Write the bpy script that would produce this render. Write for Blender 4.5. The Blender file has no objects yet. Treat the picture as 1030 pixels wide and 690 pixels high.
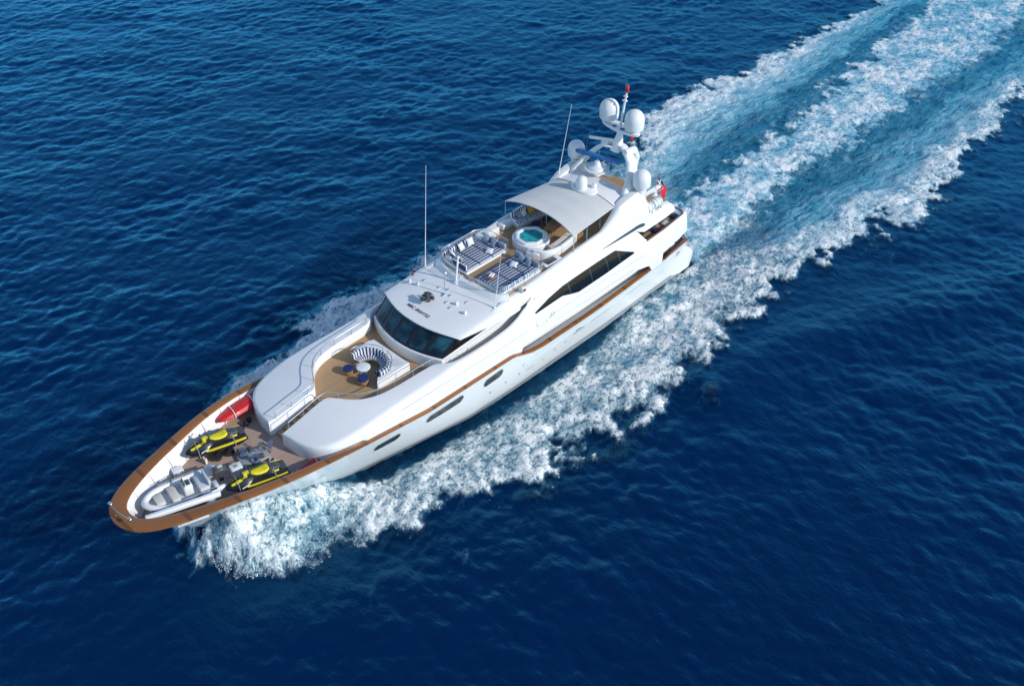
import bpy, math, random
import numpy as np
from mathutils import Vector, Matrix
R = math.radians
sc = bpy.context.scene
COL = sc.collection
random.seed(7)

# ------------------------------------------------------------------ camera
cd = bpy.data.cameras.new('camera'); cam = bpy.data.objects.new('camera', cd); COL.objects.link(cam)
_p, _a = R(38.99), R(44.03)
_g = Vector((math.cos(_a), math.sin(_a), 0)); _z = Vector((0, 0, 1))
_fw = _g * math.cos(_p) - _z * math.sin(_p); _up = _g * math.sin(_p) + _z * math.cos(_p)
_rt = Vector((math.sin(_a), -math.cos(_a), 0))
_m = Matrix((_rt, _up, -_fw)).transposed().to_4x4(); _m.translation = Vector((-14.69, -42.9, 50.0))
cam.matrix_world = _m
cd.sensor_fit = 'HORIZONTAL'; cd.sensor_width = 36; cd.lens = 36 * 1143.2 / 1030
cd.clip_start = 0.5; cd.clip_end = 20000
sc.camera = cam
# ------------------------------------------------------------------ light
SUN_EL = 28.5
_h = Vector((0.33, -0.944, 0)).normalized()
sdir = _h * math.cos(R(SUN_EL)) + _z * math.sin(R(SUN_EL))
w = bpy.data.worlds.new('World'); sc.world = w; w.use_nodes = True
nt = w.node_tree
sky = nt.nodes.new('ShaderNodeTexSky'); sky.sky_type = 'NISHITA'; sky.sun_disc = False
sky.sun_elevation = R(SUN_EL); sky.sun_rotation = math.atan2(sdir.x, sdir.y)
sky.dust_density = 0.0; sky.ozone_density = 2.2; sky.air_density = 1.0
bg = nt.nodes['Background']; bg.inputs[1].default_value = 0.135
nt.links.new(sky.outputs[0], bg.inputs[0])
sl = bpy.data.lights.new('sun', 'SUN'); so = bpy.data.objects.new('sun', sl); COL.objects.link(so)
sl.energy = 2.85; sl.angle = R(0.5); sl.color = (1.0, 0.95, 0.87)
so.rotation_euler = (-sdir).to_track_quat('-Z', 'Y').to_euler(); so.location = (0, -60, 60)
sc.view_settings.view_transform = 'Standard'; sc.view_settings.look = 'None'
sc.view_settings.gamma = 1; sc.view_settings.use_curve_mapping = False
sc.view_settings.exposure = 0.36

# ------------------------------------------------------------------ materials
def node(t, kind, **kw):
    n = t.nodes.new(kind)
    for k, v in kw.items():
        if k.startswith('i_'):
            n.inputs[k[2:].replace('_', ' ')].default_value = v
        else: setattr(n, k, v)
    return n
def math_n(t, op, a, b=None, c=None, clamp=False):
    n = t.nodes.new('ShaderNodeMath'); n.operation = op; n.use_clamp = clamp
    for i, v in enumerate((a, b, c)):
        if v is None: continue
        if isinstance(v, (int, float)): n.inputs[i].default_value = v
        else: t.links.new(v, n.inputs[i])
    return n.outputs[0]
def sstep(t, v, a, b):
    n = t.nodes.new('ShaderNodeMapRange'); n.interpolation_type = 'SMOOTHSTEP'
    t.links.new(v, n.inputs[0]); n.inputs[1].default_value = a; n.inputs[2].default_value = b
    return n.outputs[0]
def mixc(t, f, a, b):
    n = t.nodes.new('ShaderNodeMix'); n.data_type = 'RGBA'
    for i, v in ((0, f), (6, a), (7, b)):
        if isinstance(v, (int, float)): n.inputs[i].default_value = v
        elif isinstance(v, tuple): n.inputs[i].default_value = (*v, 1)
        else: t.links.new(v, n.inputs[i])
    return n.outputs[2]
def mapping(t, src, scale, rot=(0, 0, 0)):
    n = t.nodes.new('ShaderNodeMapping'); n.inputs['Scale'].default_value = scale; n.inputs['Rotation'].default_value = rot
    t.links.new(src, n.inputs[0]); return n.outputs[0]
def noise(t, vec, scale, detail=4, rough=0.55, dist=0.0):
    n = node(t, 'ShaderNodeTexNoise', i_Scale=scale, i_Detail=detail, i_Roughness=rough, i_Distortion=dist)
    t.links.new(vec, n.inputs[0]); return n
MATS = {}
def mat(name, col, rough=0.4, metal=0.0, coat=0.0, var=0.06, vscale=2.0, bump=0.0, bscale=30.0):
    m = bpy.data.materials.new(name); m.use_nodes = True; t = m.node_tree
    b = t.nodes['Principled BSDF']
    tc = t.nodes.new('ShaderNodeTexCoord')
    n = noise(t, tc.outputs['Object'], vscale, 5, 0.6)
    dark = tuple(c * (1 - var * 2.2) for c in col); lite = tuple(min(1, c * (1 + var)) for c in col)
    t.links.new(mixc(t, n.outputs[0], dark, lite), b.inputs['Base Color'])
    b.inputs['Roughness'].default_value = rough; b.inputs['Metallic'].default_value = metal
    b.inputs['Coat Weight'].default_value = coat; b.inputs['Coat Roughness'].default_value = 0.08
    if bump:
        n2 = noise(t, tc.outputs['Object'], bscale, 3)
        bp = node(t, 'ShaderNodeBump', i_Strength=bump, i_Distance=0.02)
        t.links.new(n2.outputs[0], bp.inputs['Height']); t.links.new(bp.outputs[0], b.inputs['Normal'])
    MATS[name] = m; return m
def planks(name, c1, c2, caulk, width=0.11, rough=0.5, axis=1, coat=0.0):
    m = bpy.data.materials.new(name); m.use_nodes = True; t = m.node_tree; b = t.nodes['Principled BSDF']
    tc = t.nodes.new('ShaderNodeTexCoord'); sx = t.nodes.new('ShaderNodeSeparateXYZ'); t.links.new(tc.outputs['Object'], sx.inputs[0])
    y = math_n(t, 'MULTIPLY', sx.outputs[axis], 1 / width)
    fr = math_n(t, 'FRACT', y); fl = math_n(t, 'FLOOR', y)
    wn = t.nodes.new('ShaderNodeTexWhiteNoise'); wn.noise_dimensions = '1D'; t.links.new(fl, wn.inputs['W'])
    st = (3, 40, 3) if axis == 1 else (40, 3, 3)
    gr = noise(t, mapping(t, tc.outputs['Object'], st), 1.0, 5, 0.6)
    big = noise(t, tc.outputs['Object'], 0.8, 4, 0.6)
    f = math_n(t, 'ADD', math_n(t, 'MULTIPLY', wn.outputs[0], 0.35), math_n(t, 'MULTIPLY', gr.outputs[0], 0.4))
    f = math_n(t, 'ADD', f, math_n(t, 'MULTIPLY', big.outputs[0], 0.35), clamp=True)
    c = mixc(t, f, c1, c2)
    g = math_n(t, 'LESS_THAN', fr, 0.09)
    t.links.new(mixc(t, g, c, caulk), b.inputs['Base Color'])
    b.inputs['Roughness'].default_value = rough; b.inputs['Coat Weight'].default_value = coat
    MATS[name] = m; return m
def stripes(name, ca, cb, axis, period, duty=0.5):
    m = bpy.data.materials.new(name); m.use_nodes = True; t = m.node_tree; b = t.nodes['Principled BSDF']
    tc = t.nodes.new('ShaderNodeTexCoord'); sx = t.nodes.new('ShaderNodeSeparateXYZ'); t.links.new(tc.outputs['Object'], sx.inputs[0])
    wob = noise(t, tc.outputs['Object'], 3.0, 2)
    v = math_n(t, 'ADD', sx.outputs[axis], math_n(t, 'MULTIPLY', wob.outputs[0], period * 0.25))
    g = math_n(t, 'LESS_THAN', math_n(t, 'FRACT', math_n(t, 'MULTIPLY', v, 1 / period)), duty)
    t.links.new(mixc(t, g, ca, cb), b.inputs['Base Color']); b.inputs['Roughness'].default_value = 0.85
    MATS[name] = m; return m
WHITE = mat('white_gelcoat', (0.80, 0.80, 0.79), 0.28, 0, 0.4, 0.03, 0.7)
WMATT = mat('white_nonskid', (0.70, 0.71, 0.72), 0.55, 0, 0, 0.05, 0.9, 0.15, 60)
WDOME = mat('white_dome_plastic', (0.78, 0.78, 0.77), 0.4, 0, 0.1, 0.04, 1.5)
CANVAS = mat('white_awning_canvas', (0.63, 0.63, 0.61), 0.9, 0, 0, 0.05, 1.2, 0.1, 12)
CREAM = mat('cream_vinyl', (0.66, 0.63, 0.55), 0.6, 0, 0, 0.06, 3)
LGREY = mat('light_grey_rubber', (0.60, 0.63, 0.65), 0.5, 0, 0, 0.06, 3)
GREY = mat('grey_paint', (0.30, 0.31, 0.32), 0.55, 0, 0, 0.1, 3)
DGREY = mat('dark_grey_plastic', (0.06, 0.065, 0.075), 0.45, 0, 0, 0.15, 5)
BLACK = mat('black_plastic', (0.016, 0.017, 0.020), 0.3, 0, 0.2, 0.2, 5)
YELLOW = mat('yellow_plastic', (0.78, 0.66, 0.015), 0.35, 0, 0.2, 0.05, 5)
RED = mat('red_pvc', (0.62, 0.018, 0.020), 0.45, 0, 0.1, 0.12, 3)
NAVY = mat('navy_canvas', (0.010, 0.025, 0.12), 0.8, 0, 0, 0.2, 6)
BLUEC = mat('blue_cover', (0.03, 0.19, 0.48), 0.6, 0, 0, 0.15, 4)
STEEL = mat('stainless_steel', (0.62, 0.64, 0.66), 0.22, 1.0, 0, 0.05, 6)
TEAKV = planks('varnished_teak_cap', (0.15, 0.055, 0.014), (0.36, 0.14, 0.035), (0.16, 0.06, 0.015), 2.6, 0.26, 0, 0.5)
MAHOG = mat('varnished_mahogany', (0.20, 0.055, 0.018), 0.3, 0, 0.4, 0.2, 6)
TEAK = planks('teak_deck', (0.34, 0.20, 0.10), (0.50, 0.32, 0.17), (0.10, 0.07, 0.05), 0.13, 0.6)
TEAKF = planks('weathered_teak_foredeck', (0.37, 0.25, 0.195), (0.50, 0.36, 0.29), (0.12, 0.09, 0.08), 0.13, 0.65)
WOOD = mat('teak_wood', (0.42, 0.24, 0.10), 0.5, 0, 0, 0.15, 8)
WICK = mat('wicker', (0.36, 0.20, 0.09), 0.7, 0, 0, 0.25, 25, 0.4, 60)
CUSHW = mat('white_cushion', (0.72, 0.73, 0.75), 0.85, 0, 0, 0.05, 6)
CUSHY = mat('mustard_cushion', (0.62, 0.34, 0.03), 0.85, 0, 0, 0.1, 6)
CUSHG = mat('greyblue_cushion', (0.30, 0.37, 0.46), 0.85, 0, 0, 0.1, 6)
PADS = stripes('navy_white_stripe_across', (0.012, 0.028, 0.11), (0.43, 0.47, 0.53), 1, 0.23, 0.58)
PADL = stripes('navy_white_stripe_along', (0.02, 0.04, 0.16), (0.70, 0.71, 0.73), 0, 0.20, 0.5)
TEXTM = mat('grey_lettering', (0.10, 0.09, 0.12), 0.5, 0, 0, 0.05, 5)
MARKM = mat('pale_grey_emblem', (0.55, 0.56, 0.58), 0.4, 0, 0, 0.05, 5)
GROOVE = mat('seam_shadow_gap', (0.25, 0.25, 0.26), 0.6, 0, 0, 0.05, 5)
WOUND = mat('grey_hull_foot_shade', (0.34, 0.36, 0.37), 0.4, 0, 0, 0.1, 2)  # wet and shaded foot of the hull, put into colour
REDL = mat('red_lamp_lens', (0.5, 0.02, 0.02), 0.25, 0, 0.3, 0.1, 5)
def glass(name, col, rough=0.04):
    m = mat(name, col, rough, 0, 0.3, 0.4, 1.3); m.node_tree.nodes['Principled BSDF'].inputs['IOR'].default_value = 1.5; return m
GLASS = glass('tinted_window_glass', (0.012, 0.014, 0.017))
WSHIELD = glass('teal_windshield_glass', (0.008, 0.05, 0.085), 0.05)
GLASS.node_tree.nodes['Principled BSDF'].inputs['Specular IOR Level'].default_value = 0.18; GLASS.node_tree.nodes['Principled BSDF'].inputs['Coat Weight'].default_value = 0.0
PORTG = glass('porthole_glass', (0.07, 0.065, 0.055), 0.08)
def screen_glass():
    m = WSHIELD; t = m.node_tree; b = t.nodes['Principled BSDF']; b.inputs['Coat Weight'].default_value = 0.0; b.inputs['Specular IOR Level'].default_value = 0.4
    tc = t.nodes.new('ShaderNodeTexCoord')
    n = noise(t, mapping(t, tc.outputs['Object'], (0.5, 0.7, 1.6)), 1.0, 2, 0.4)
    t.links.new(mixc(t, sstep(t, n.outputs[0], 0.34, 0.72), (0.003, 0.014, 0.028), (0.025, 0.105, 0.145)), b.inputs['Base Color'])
screen_glass()
def clear_glass(name):
    m = bpy.data.materials.new(name); m.use_nodes = True; t = m.node_tree; b = t.nodes['Principled BSDF']
    b.inputs['Base Color'].default_value = (0.75, 0.82, 0.85, 1); b.inputs['Roughness'].default_value = 0.03
    tr = t.nodes.new('ShaderNodeBsdfTransparent'); mx = t.nodes.new('ShaderNodeMixShader'); mx.inputs[0].default_value = 0.22
    t.links.new(tr.outputs[0], mx.inputs[1]); t.links.new(b.outputs[0], mx.inputs[2])
    t.links.new(mx.outputs[0], t.nodes['Material Output'].inputs[0]); MATS[name] = m; return m
BALU = clear_glass('clear_balustrade_glass')
def pool():
    m = mat('hot_tub_water', (0.03, 0.42, 0.46), 0.05, 0, 0, 0.25, 4.0, 0.35, 9); return m
POOL = pool()

# ------------------------------------------------------------------ mesh helpers
class MB:
    def __init__(s): s.v = []; s.f = []; s.mi = []
    def add(s, vs, fs, mi=0):
        o = len(s.v); s.v += [tuple(p) for p in vs]
        for f in fs: s.f.append([i + o for i in f]); s.mi.append(mi)
        return s
    def loft(s, rows, cu=False, cv=False, mi=0, caps=False):
        n, m = len(rows), len(rows[0]); vs = [p for r in rows for p in r]; fs = []
        for i in range(n if cv else n - 1):
            for j in range(m if cu else m - 1):
                a, b = i * m + j, i * m + (j + 1) % m
                c, d = ((i + 1) % n) * m + (j + 1) % m, ((i + 1) % n) * m + j
                fs.append((a, b, c, d))
        if caps: fs += [tuple(range(m))[::-1], tuple(range((n - 1) * m, n * m))]
        return s.add(vs, fs, mi)
    def box(s, c, d, rz=0.0, bev=0.0, mi=0, ry=0.0):
        hx, hy, hz = d[0] / 2, d[1] / 2, d[2] / 2
        b = min(bev, hx * 0.9, hy * 0.9, hz * 0.9)
        if b <= 0:
            pts = [(x, y, z) for z in (-hz, hz) for x, y in ((-hx, -hy), (hx, -hy), (hx, hy), (-hx, hy))]
            fs = [(3, 2, 1, 0), (4, 5, 6, 7), (0, 1, 5, 4), (1, 2, 6, 5), (2, 3, 7, 6), (3, 0, 4, 7)]
        else:
            def ring(z, k):
                out = []
                for sx, sy, a0 in ((1, 1, 0), (-1, 1, 90), (-1, -1, 180), (1, -1, 270)):
                    for a in (0, 45, 90):
                        q = R(a0 + a)
                        out.append((sx * (hx - b) + b * k * math.cos(q), sy * (hy - b) + b * k * math.sin(q), z))
                return out
            rows = [ring(-hz, 0.3), ring(-hz + b * 0.3, 0.75), ring(-hz + b, 1), ring(hz - b, 1), ring(hz - b * 0.3, 0.75), ring(hz, 0.3)]
            t = MB().loft(rows, cu=True, caps=True); pts, fs = t.v, t.f
        cr, sr = math.cos(rz), math.sin(rz); cy, sy = math.cos(ry), math.sin(ry)
        out = []
        for x, y, z in pts:
            x, z = x * cy + z * sy, -x * sy + z * cy
            out.append((c[0] + x * cr - y * sr, c[1] + x * sr + y * cr, c[2] + z))
        return s.add(out, fs, mi)
    def tube(s, path, r, n=8, closed=False, mi=0):
        P = [Vector(p) for p in path]; rows = []; m = len(P)
        rr = r if isinstance(r, (list, tuple)) else [r] * m
        up = None
        for i, p in enumerate(P):
            a = P[i - 1] if (i > 0 or closed) else p; b = P[(i + 1) % m] if (i < m - 1 or closed) else p
            d = (b - a).normalized()
            if up is None: up = Vector((0, 0, 1)) if abs(d.z) < 0.9 else Vector((1, 0, 0))
            sd = d.cross(up).normalized(); u2 = sd.cross(d).normalized(); up = u2
            rows.append([tuple(p + (sd * math.cos(2 * math.pi * k / n) + u2 * math.sin(2 * math.pi * k / n)) * rr[i]) for k in range(n)])
        return s.loft(rows, cu=True, cv=closed, mi=mi, caps=not closed)
    def lathe(s, prof, c=(0, 0, 0), n=24, mi=0, sx=1, sy=1, rz=0, caps=True):
        rows = []
        for r, z in prof:
            row = []
            for k in range(n):
                a = 2 * math.pi * k / n + rz; row.append((c[0] + r * sx * math.cos(a), c[1] + r * sy * math.sin(a), c[2] + z))
            rows.append(row)
        return s.loft(rows, cu=True, mi=mi, caps=caps)
    def ball(s, c, r, n=12, sq=1.0, mi=0):
        prof = [(r * math.sin(math.pi * k / 8) + 1e-4, -r * sq * math.cos(math.pi * k / 8)) for k in range(9)]
        return s.lathe(prof, c, n, mi)
    def xform(s, M):
        s.v = [tuple(M @ Vector(p)) for p in s.v]; return s
    def build(s, name, mats, parent=None, angle=38, smooth=True):
        me = bpy.data.meshes.new(name); me.from_pydata(s.v, [], s.f)
        for m in (mats if isinstance(mats, (list, tuple)) else [mats]): me.materials.append(m)
        if any(s.mi): me.polygons.foreach_set('material_index', s.mi)
        bm_fix(me)
        if smooth:
            me.polygons.foreach_set('use_smooth', [True] * len(me.polygons))
            me.set_sharp_from_angle(angle=R(angle))
        me.update()
        o = bpy.data.objects.new(name, me); COL.objects.link(o)
        if parent is not None: o.parent = parent
        return o
def posts(mb, name, m, parent):
    """every separate piece collected in mb becomes a part of its own"""
    par = list(range(len(mb.v)))
    def find(i):
        while par[i] != i: par[i] = par[par[i]]; i = par[i]
        return i
    for f in mb.f:
        for k in f[1:]: par[find(k)] = find(f[0])
    gr = {}
    for f in mb.f: gr.setdefault(find(f[0]), []).append(f)
    for fs in gr.values():
        ids = sorted({k for f in fs for k in f}); mp = {k: i for i, k in enumerate(ids)}
        q = MB(); q.add([mb.v[k] for k in ids], [[mp[k] for k in f] for f in fs]); q.build(name, m, parent)
import bmesh
def bm_fix(me):
    b = bmesh.new(); b.from_mesh(me)
    bmesh.ops.remove_doubles(b, verts=b.verts, dist=1e-5)
    bmesh.ops.recalc_face_normals(b, faces=b.faces)
    b.to_mesh(me); b.free()
def tag(o, label, cat, group=None, kind=None):
    o['label'] = label
    if cat: o['category'] = cat
    if group: o['group'] = group
    if kind: o['kind'] = kind
    return o
def thing(name, label, cat, loc=(0, 0, 0), rz=0, group=None):
    o = bpy.data.objects.new(name, None); COL.objects.link(o); o.empty_display_size = 0.3
    o.location = loc; o.rotation_euler = (0, 0, rz); return tag(o, label, cat, group)
def dup(o, parent=None):
    c = o.copy(); COL.objects.link(c)
    if parent is not None: c.parent = parent
    for ch in list(o.children): dup(ch, c)
    return c
def place(o, loc, rz, label, group=None):
    o.location = loc; o.rotation_euler = (0, 0, rz); o['label'] = label
    if group: o['group'] = group
    return o
def ip(x, tab):
    if x <= tab[0][0]: return tab[0][1]
    for (a, ya), (b, yb) in zip(tab, tab[1:]):
        if x <= b: return ya + (yb - ya) * (x - a) / (b - a)
    return tab[-1][1]
def spl(pts, n):
    """Catmull-Rom through pts, resampled evenly to n points"""
    P = [Vector(p) for p in pts]; P = [P[0] * 2 - P[1]] + P + [P[-1] * 2 - P[-2]]; out = []
    for i in range(1, len(P) - 2):
        for k in range(16):
            t = k / 16; a, b, c, d = P[i - 1:i + 3]
            out.append(0.5 * ((2 * b) + (c - a) * t + (2 * a - 5 * b + 4 * c - d) * t * t + (3 * b - a - 3 * c + d) * t ** 3))
    out.append(P[-2]); L = [0]
    for a, b in zip(out, out[1:]): L.append(L[-1] + (b - a).length)
    res = []; j = 0
    for k in range(n):
        q = L[-1] * k / (n - 1)
        while j < len(L) - 2 and L[j + 1] < q: j += 1
        f = (q - L[j]) / max(1e-9, L[j + 1] - L[j]); res.append(out[j].lerp(out[j + 1], min(1, max(0, f))))
    return res
# ------------------------------------------------------------------ sea
rng = np.random.default_rng(11)
NF, LF = 1024, 204.8
kx = np.fft.fftfreq(NF, LF / NF) * 2 * np.pi
KX, KY = np.meshgrid(kx, kx, indexing='ij'); KK = np.hypot(KX, KY); KK[0, 0] = 1
def field(spec):
    h = np.fft.fft2(rng.standard_normal((NF, NF))) * np.sqrt(spec); h[0, 0] = 0
    return h
def directional(ang, lp, power, small):
    c = (KX * math.cos(ang) + KY * math.sin(ang)) / KK
    k0 = 2 * math.pi / lp
    return np.exp(-(k0 / KK) ** 2) / KK ** power * (0.16 + np.abs(c) ** 3) * np.exp(-(KK * small) ** 2)
WIND = R(70)
S1 = directional(WIND, 2.2, 3.4, 0.04); S2 = directional(WIND - R(30), 13.0, 4.2, 0.08)
h1 = field(S1); h2 = field(S2); h3 = field(directional(R(14), 2.4, 3.4, 0.04))
r1 = np.fft.ifft2(h1).real; r2 = np.fft.ifft2(h2).real
r3 = np.fft.ifft2(h3).real
def trio(h): return np.fft.ifft2(h).real, np.fft.ifft2(-1j * KX / KK * h).real, np.fft.ifft2(-1j * KY / KK * h).real
TA, TB_, TC = trio(h1 * 0.025 / r1.std()), trio(h2 * 0.05 / r2.std()), trio(h3 * 0.030 / r3.std())
def fbm(lp, power):
    f = np.fft.ifft2(field(np.exp(-(2 * math.pi / lp / KK) ** 2) / KK ** power * np.exp(-(KK * 0.04) ** 2))).real
    return f / f.std()
N_LUMP = fbm(2.6, 3.0); N_EDGE = fbm(9.0, 3.2); N_MID = fbm(4.5, 2.9); N_FINE = fbm(0.9, 2.6)
def samp(T, X, Y):
    u = (X / LF * NF) % NF; v = (Y / LF * NF) % NF
    i = np.floor(u).astype(int); j = np.floor(v).astype(int); a = u - i; b = v - j
    i %= NF; j %= NF; i2 = (i + 1) % NF; j2 = (j + 1) % NF
    return (T[i, j] * (1 - a) + T[i2, j] * a) * (1 - b) + (T[i, j2] * (1 - a) + T[i2, j2] * a) * b
def axis(lo, hi, st, far, g=1.16):
    a = list(np.arange(lo, hi + 1e-6, st)); d = st; x = a[-1]
    while x < far: d *= g; x += d; a.append(x)
    d = st; x = a[0]; pre = []
    while x > -far: d *= g; x -= d; pre.append(x)
    return np.array(pre[::-1] + a)
XS = axis(-16, 124, 0.2, 6000); YS = axis(-44, 92, 0.2, 6000)
X, Y = np.meshgrid(XS, YS, indexing='ij')
def smooth(v, a, b):
    t = np.clip((v - a) / (b - a), 0, 1); return t * t * (3 - 2 * t)
near = (1 - smooth(np.maximum(np.maximum(-16 - X, X - 124), np.maximum(-44 - Y, Y - 92)), 0, 40))
fine = samp(N_FINE, X, Y); en, lump, mid = samp(N_EDGE, X, Y), samp(N_LUMP, X, Y), samp(N_MID, X, Y)
def I(x, tab): return np.interp(x, [t[0] for t in tab], [t[1] for t in tab])
WLB = [(6.0, 0), (7, .3), (8.2, .7), (10, 1.15), (12, 1.5), (15.3, 2.05), (19.4, 2.75), (22.2, 3.25), (26, 3.4), (36, 3.4), (44.3, 3.2), (46.4, 2.6), (46.6, 0)]
def band(v, lo, hi, wl, wh): return smooth(v, lo - wl, lo + wl) * (1 - smooth(v, hi - wh, hi + wh))
hullb = I(X, WLB); inhull = (np.abs(Y) < hullb - 0.25) & (X > 6.4) & (X < 46.2)
D = np.zeros_like(X); A = np.zeros_like(X); S = np.zeros_like(X); Z = np.zeros_like(X)
fade = 1 - 0.35 * smooth(X, 70, 130)
front = smooth(X + 0.45 * mid + 0.4 * lump, 2.5, 4.0)
# port side: bow wave thrown out from the stem, foam sheet trailing aft
v = -Y
po = I(X, [(3.0, 1.6), (3.6, 3.0), (4.6, 4.2), (6.2, 5.2), (8, 5.7), (10, 5.9), (14.6, 7.7), (20, 9.6), (26.6, 10.5), (33, 11.4), (40, 10.8), (48, 9.4), (57, 10.4), (67, 12.2), (80, 10.6), (95, 8.8), (130, 8.2)]) + 0.75 * en * smooth(X, 8, 16) + 0.25 * mid
pi_ = I(X, [(3, 0), (10.5, .9), (11.7, 1.9), (13.6, 2.9), (15.2, 3.6), (18, 3.9), (20, 4.0), (24, 4.4), (30, 4.6), (35, 4.1), (38, 3.3), (44, 3.0), (52, 3.4), (58, 2.6), (70, 2.4), (95, 2.6), (130, 1.5)]) + 0.18 * mid + 0.2 * en * smooth(X, 46, 60)
q = np.clip((v - pi_) / np.maximum(po - pi_, 0.5), -1, 2)
late = smooth(X, 46, 58)
bp = front * band(v, pi_, po, 0.35, 0.55)
dens = (0.74 + 0.12 * np.sin(q * 3.14) + 0.07 * mid + 0.06 * en) * (1 - late) + late * (0.64 + 0.22 * smooth(q, 0.35, 0.7) + 0.07 * mid)
dens = dens * (1 - 0.12 * (1 - smooth(X, 8, 12)))
D = np.maximum(D, bp * (1 - late * (1 - smooth(q, 0.0, 0.4)) * 0.35) * dens * fade)
# loose lace just outside the foam edge and between hull and foam
D = np.maximum(D, 0.34 * front * band(v, po - .5, po + 1.3, 0.3, 0.8) * smooth(en, -0.6, 1.2))
D = np.maximum(D, 0.40 * smooth(X, 10, 13) * (1 - smooth(X, 38, 44)) * band(v, hullb, pi_ + .4, 0.1, 0.3) * smooth(mid, -0.4, 1.0))
A = np.maximum(A, bp * (0.55 * (1 - late) + late * 0.85 * smooth(q, -0.1, 0.4)))
S = np.maximum(S, bp * late * (1 - smooth(q, 0.5, 0.8)))
# starboard side
v = Y
so_ = I(X, [(3.2, 1.2), (4.5, 3.4), (6, 5.2), (10, 8), (14, 9.8), (17.5, 11.4), (24, 12), (30, 11.6), (40, 11.2), (55, 10.6), (57.5, 11.3), (60, 13.6), (64, 14.4), (73, 13.9), (85, 13.2), (100, 12.6), (130, 12.4)]) + 0.6 * en * smooth(X, 8, 16) + 0.25 * mid
si = I(X, [(3, 0), (10.5, .9), (13.6, 2.9), (20, 4.0), (30, 4.6), (38, 3.3), (46, 3.4), (52, 3.6), (58, 3.8), (70, 5.0), (85, 6.8), (96, 8.0), (130, 10)]) + 0.18 * mid + 0.2 * en * smooth(X, 46, 60)
q = np.clip((v - si) / np.maximum(so_ - si, 0.5), -1, 2)
bs = front * band(v, si, so_, 0.35, 0.6)
dens = (1.15 + 0.05 * mid) * (1 - late) + late * (0.67 + 0.22 * smooth(q, 0.3, 0.65) + 0.07 * mid)
dens *= 1 - 0.45 * smooth(X, 40, 46) * (1 - smooth(X, 54, 58)) * smooth(q, 0.5, 0.8)
D = np.maximum(D, bs * (1 - late * (1 - smooth(q, 0.0, 0.35)) * 0.35) * dens * fade)
D = np.maximum(D, 0.34 * front * band(v, so_ - .5, so_ + 1.2, 0.3, 0.8) * smooth(en, -0.4, 1.2))
A = np.maximum(A, bs * (0.5 * (1 - late) + late * 0.9 * smooth(q, -0.1, 0.35)))
S = np.maximum(S, bs * late * (1 - smooth(q, 0.5, 0.85)))
# propeller wash behind the transom
cl = I(X, [(44, 3.2), (47, 3.2), (50.4, 3.0), (58.9, 3.4), (69.9, 3.8), (84.5, 5.9), (96, 7.5), (105, 8.4), (130, 10)]) + 0.55 * en + 0.35 * mid
cr = I(X, [(44, -3.4), (48.4, -3.4), (54, -2.8), (58, -2.5), (64.6, -1.8), (74, -2.2), (87, -1.6), (95, -2.5), (110, -0.6), (130, 0.5)]) + 0.5 * samp(N_EDGE, X + 40, Y + 13) + 0.35 * mid
wb = smooth(X, 45.6, 47.2) * band(Y, cr, cl, 0.75, 0.75)
edge = np.minimum(Y - cr, cl - Y)
D = np.maximum(D, wb * (0.77 + 0.14 * (1 - smooth(edge, 0.0, 1.0)) + 0.10 * mid + 0.07 * en - 0.08 * smooth(X, 75, 110)))
A = np.maximum(A, wb * 1.0)
S *= 1 - wb
# churned water directly behind the stern and the pale tongues that leave it
ch = smooth(X, 45.8, 46.8) * (1 - smooth(X, 51, 62)) * (1 - smooth(np.abs(Y - 0.8), 3.2, 6.5))
D = np.maximum(D, ch * (0.74 + 0.10 * en + 0.08 * mid)); A = np.maximum(A, ch * 0.8); S = np.maximum(S, ch * 0.5 * (1 - wb))
gap = smooth(X, 47, 55) * (1 - smooth(np.abs(Y - 1.5), 8, 12))
A = np.maximum(A, gap * 0.66); D = np.maximum(D, gap * (0.42 + 0.10 * mid)); S = np.maximum(S, gap * 0.7 * (1 - wb) * (1 - smooth(D, 0.2, 0.5)))
# small whitecaps scattered over the open water
DW = D.copy(); DW[inhull] = 0
for wx, wy, wr in ((78, 22, .9), (76, 20.5, .7), (59, 15, .5), (66, 19.5, .6), (57, -14, .8), (53, 35, .4), (8.4, -9.8, .4), (14, -11.5, .35), (74, -16.5, .5)):
    D = np.maximum(D, 0.55 * np.exp(-(((X - wx) * .8 + (Y - wy) * .6) / (wr * 1.6)) ** 2 - (((X - wx) * -.6 + (Y - wy) * .8) / (wr * .5)) ** 2) * (0.8 + 0.3 * mid))
D = np.clip(D, 0, 1); A = np.clip(A, 0, 1)
D[inhull] = 0
# relief: bow wave, crests, lumpy foam, outer swell ridges
for sgn in (1, -1):
    v = sgn * Y
    hb = I(X, [(2.0, 0.0), (2.8, 1.9), (3.6, 3.1), (5, 3.6), (7, 3.5), (8.5, 2.9), (10, 2.1), (12, 1.2), (14, 0.7), (18, 0.45), (40, 0.4), (60, 0.3), (110, 0.12)])
    out = po if sgn < 0 else so_
    loc = smooth(X, 11, 15)
    prof = (1 - loc) * (1 - smooth(v - hullb - I(X, [(3, .9), (5, 1.7), (7, 1.8), (9, 1.3), (12, .5), (14, 0)]), 0.0, np.maximum(out - hullb - 1.2, 1.2))) ** 1.3 * smooth(v, -0.3, 0.2) + loc * np.exp(-((v - out + 2.2) / 2.0) ** 2)
    Z += hb * prof * smooth(X + 0.3 * mid, 2.9, 6.0) * (smooth(D, 0.25, 0.6) * (1 - smooth(X, 6, 9)) + smooth(X, 6, 9))
Z -= 0.25 * smooth(X, 11, 15) * (1 - smooth(X, 34, 40)) * np.exp(-((np.abs(Y) - hullb - .5) / 1.0) ** 2)
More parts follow.
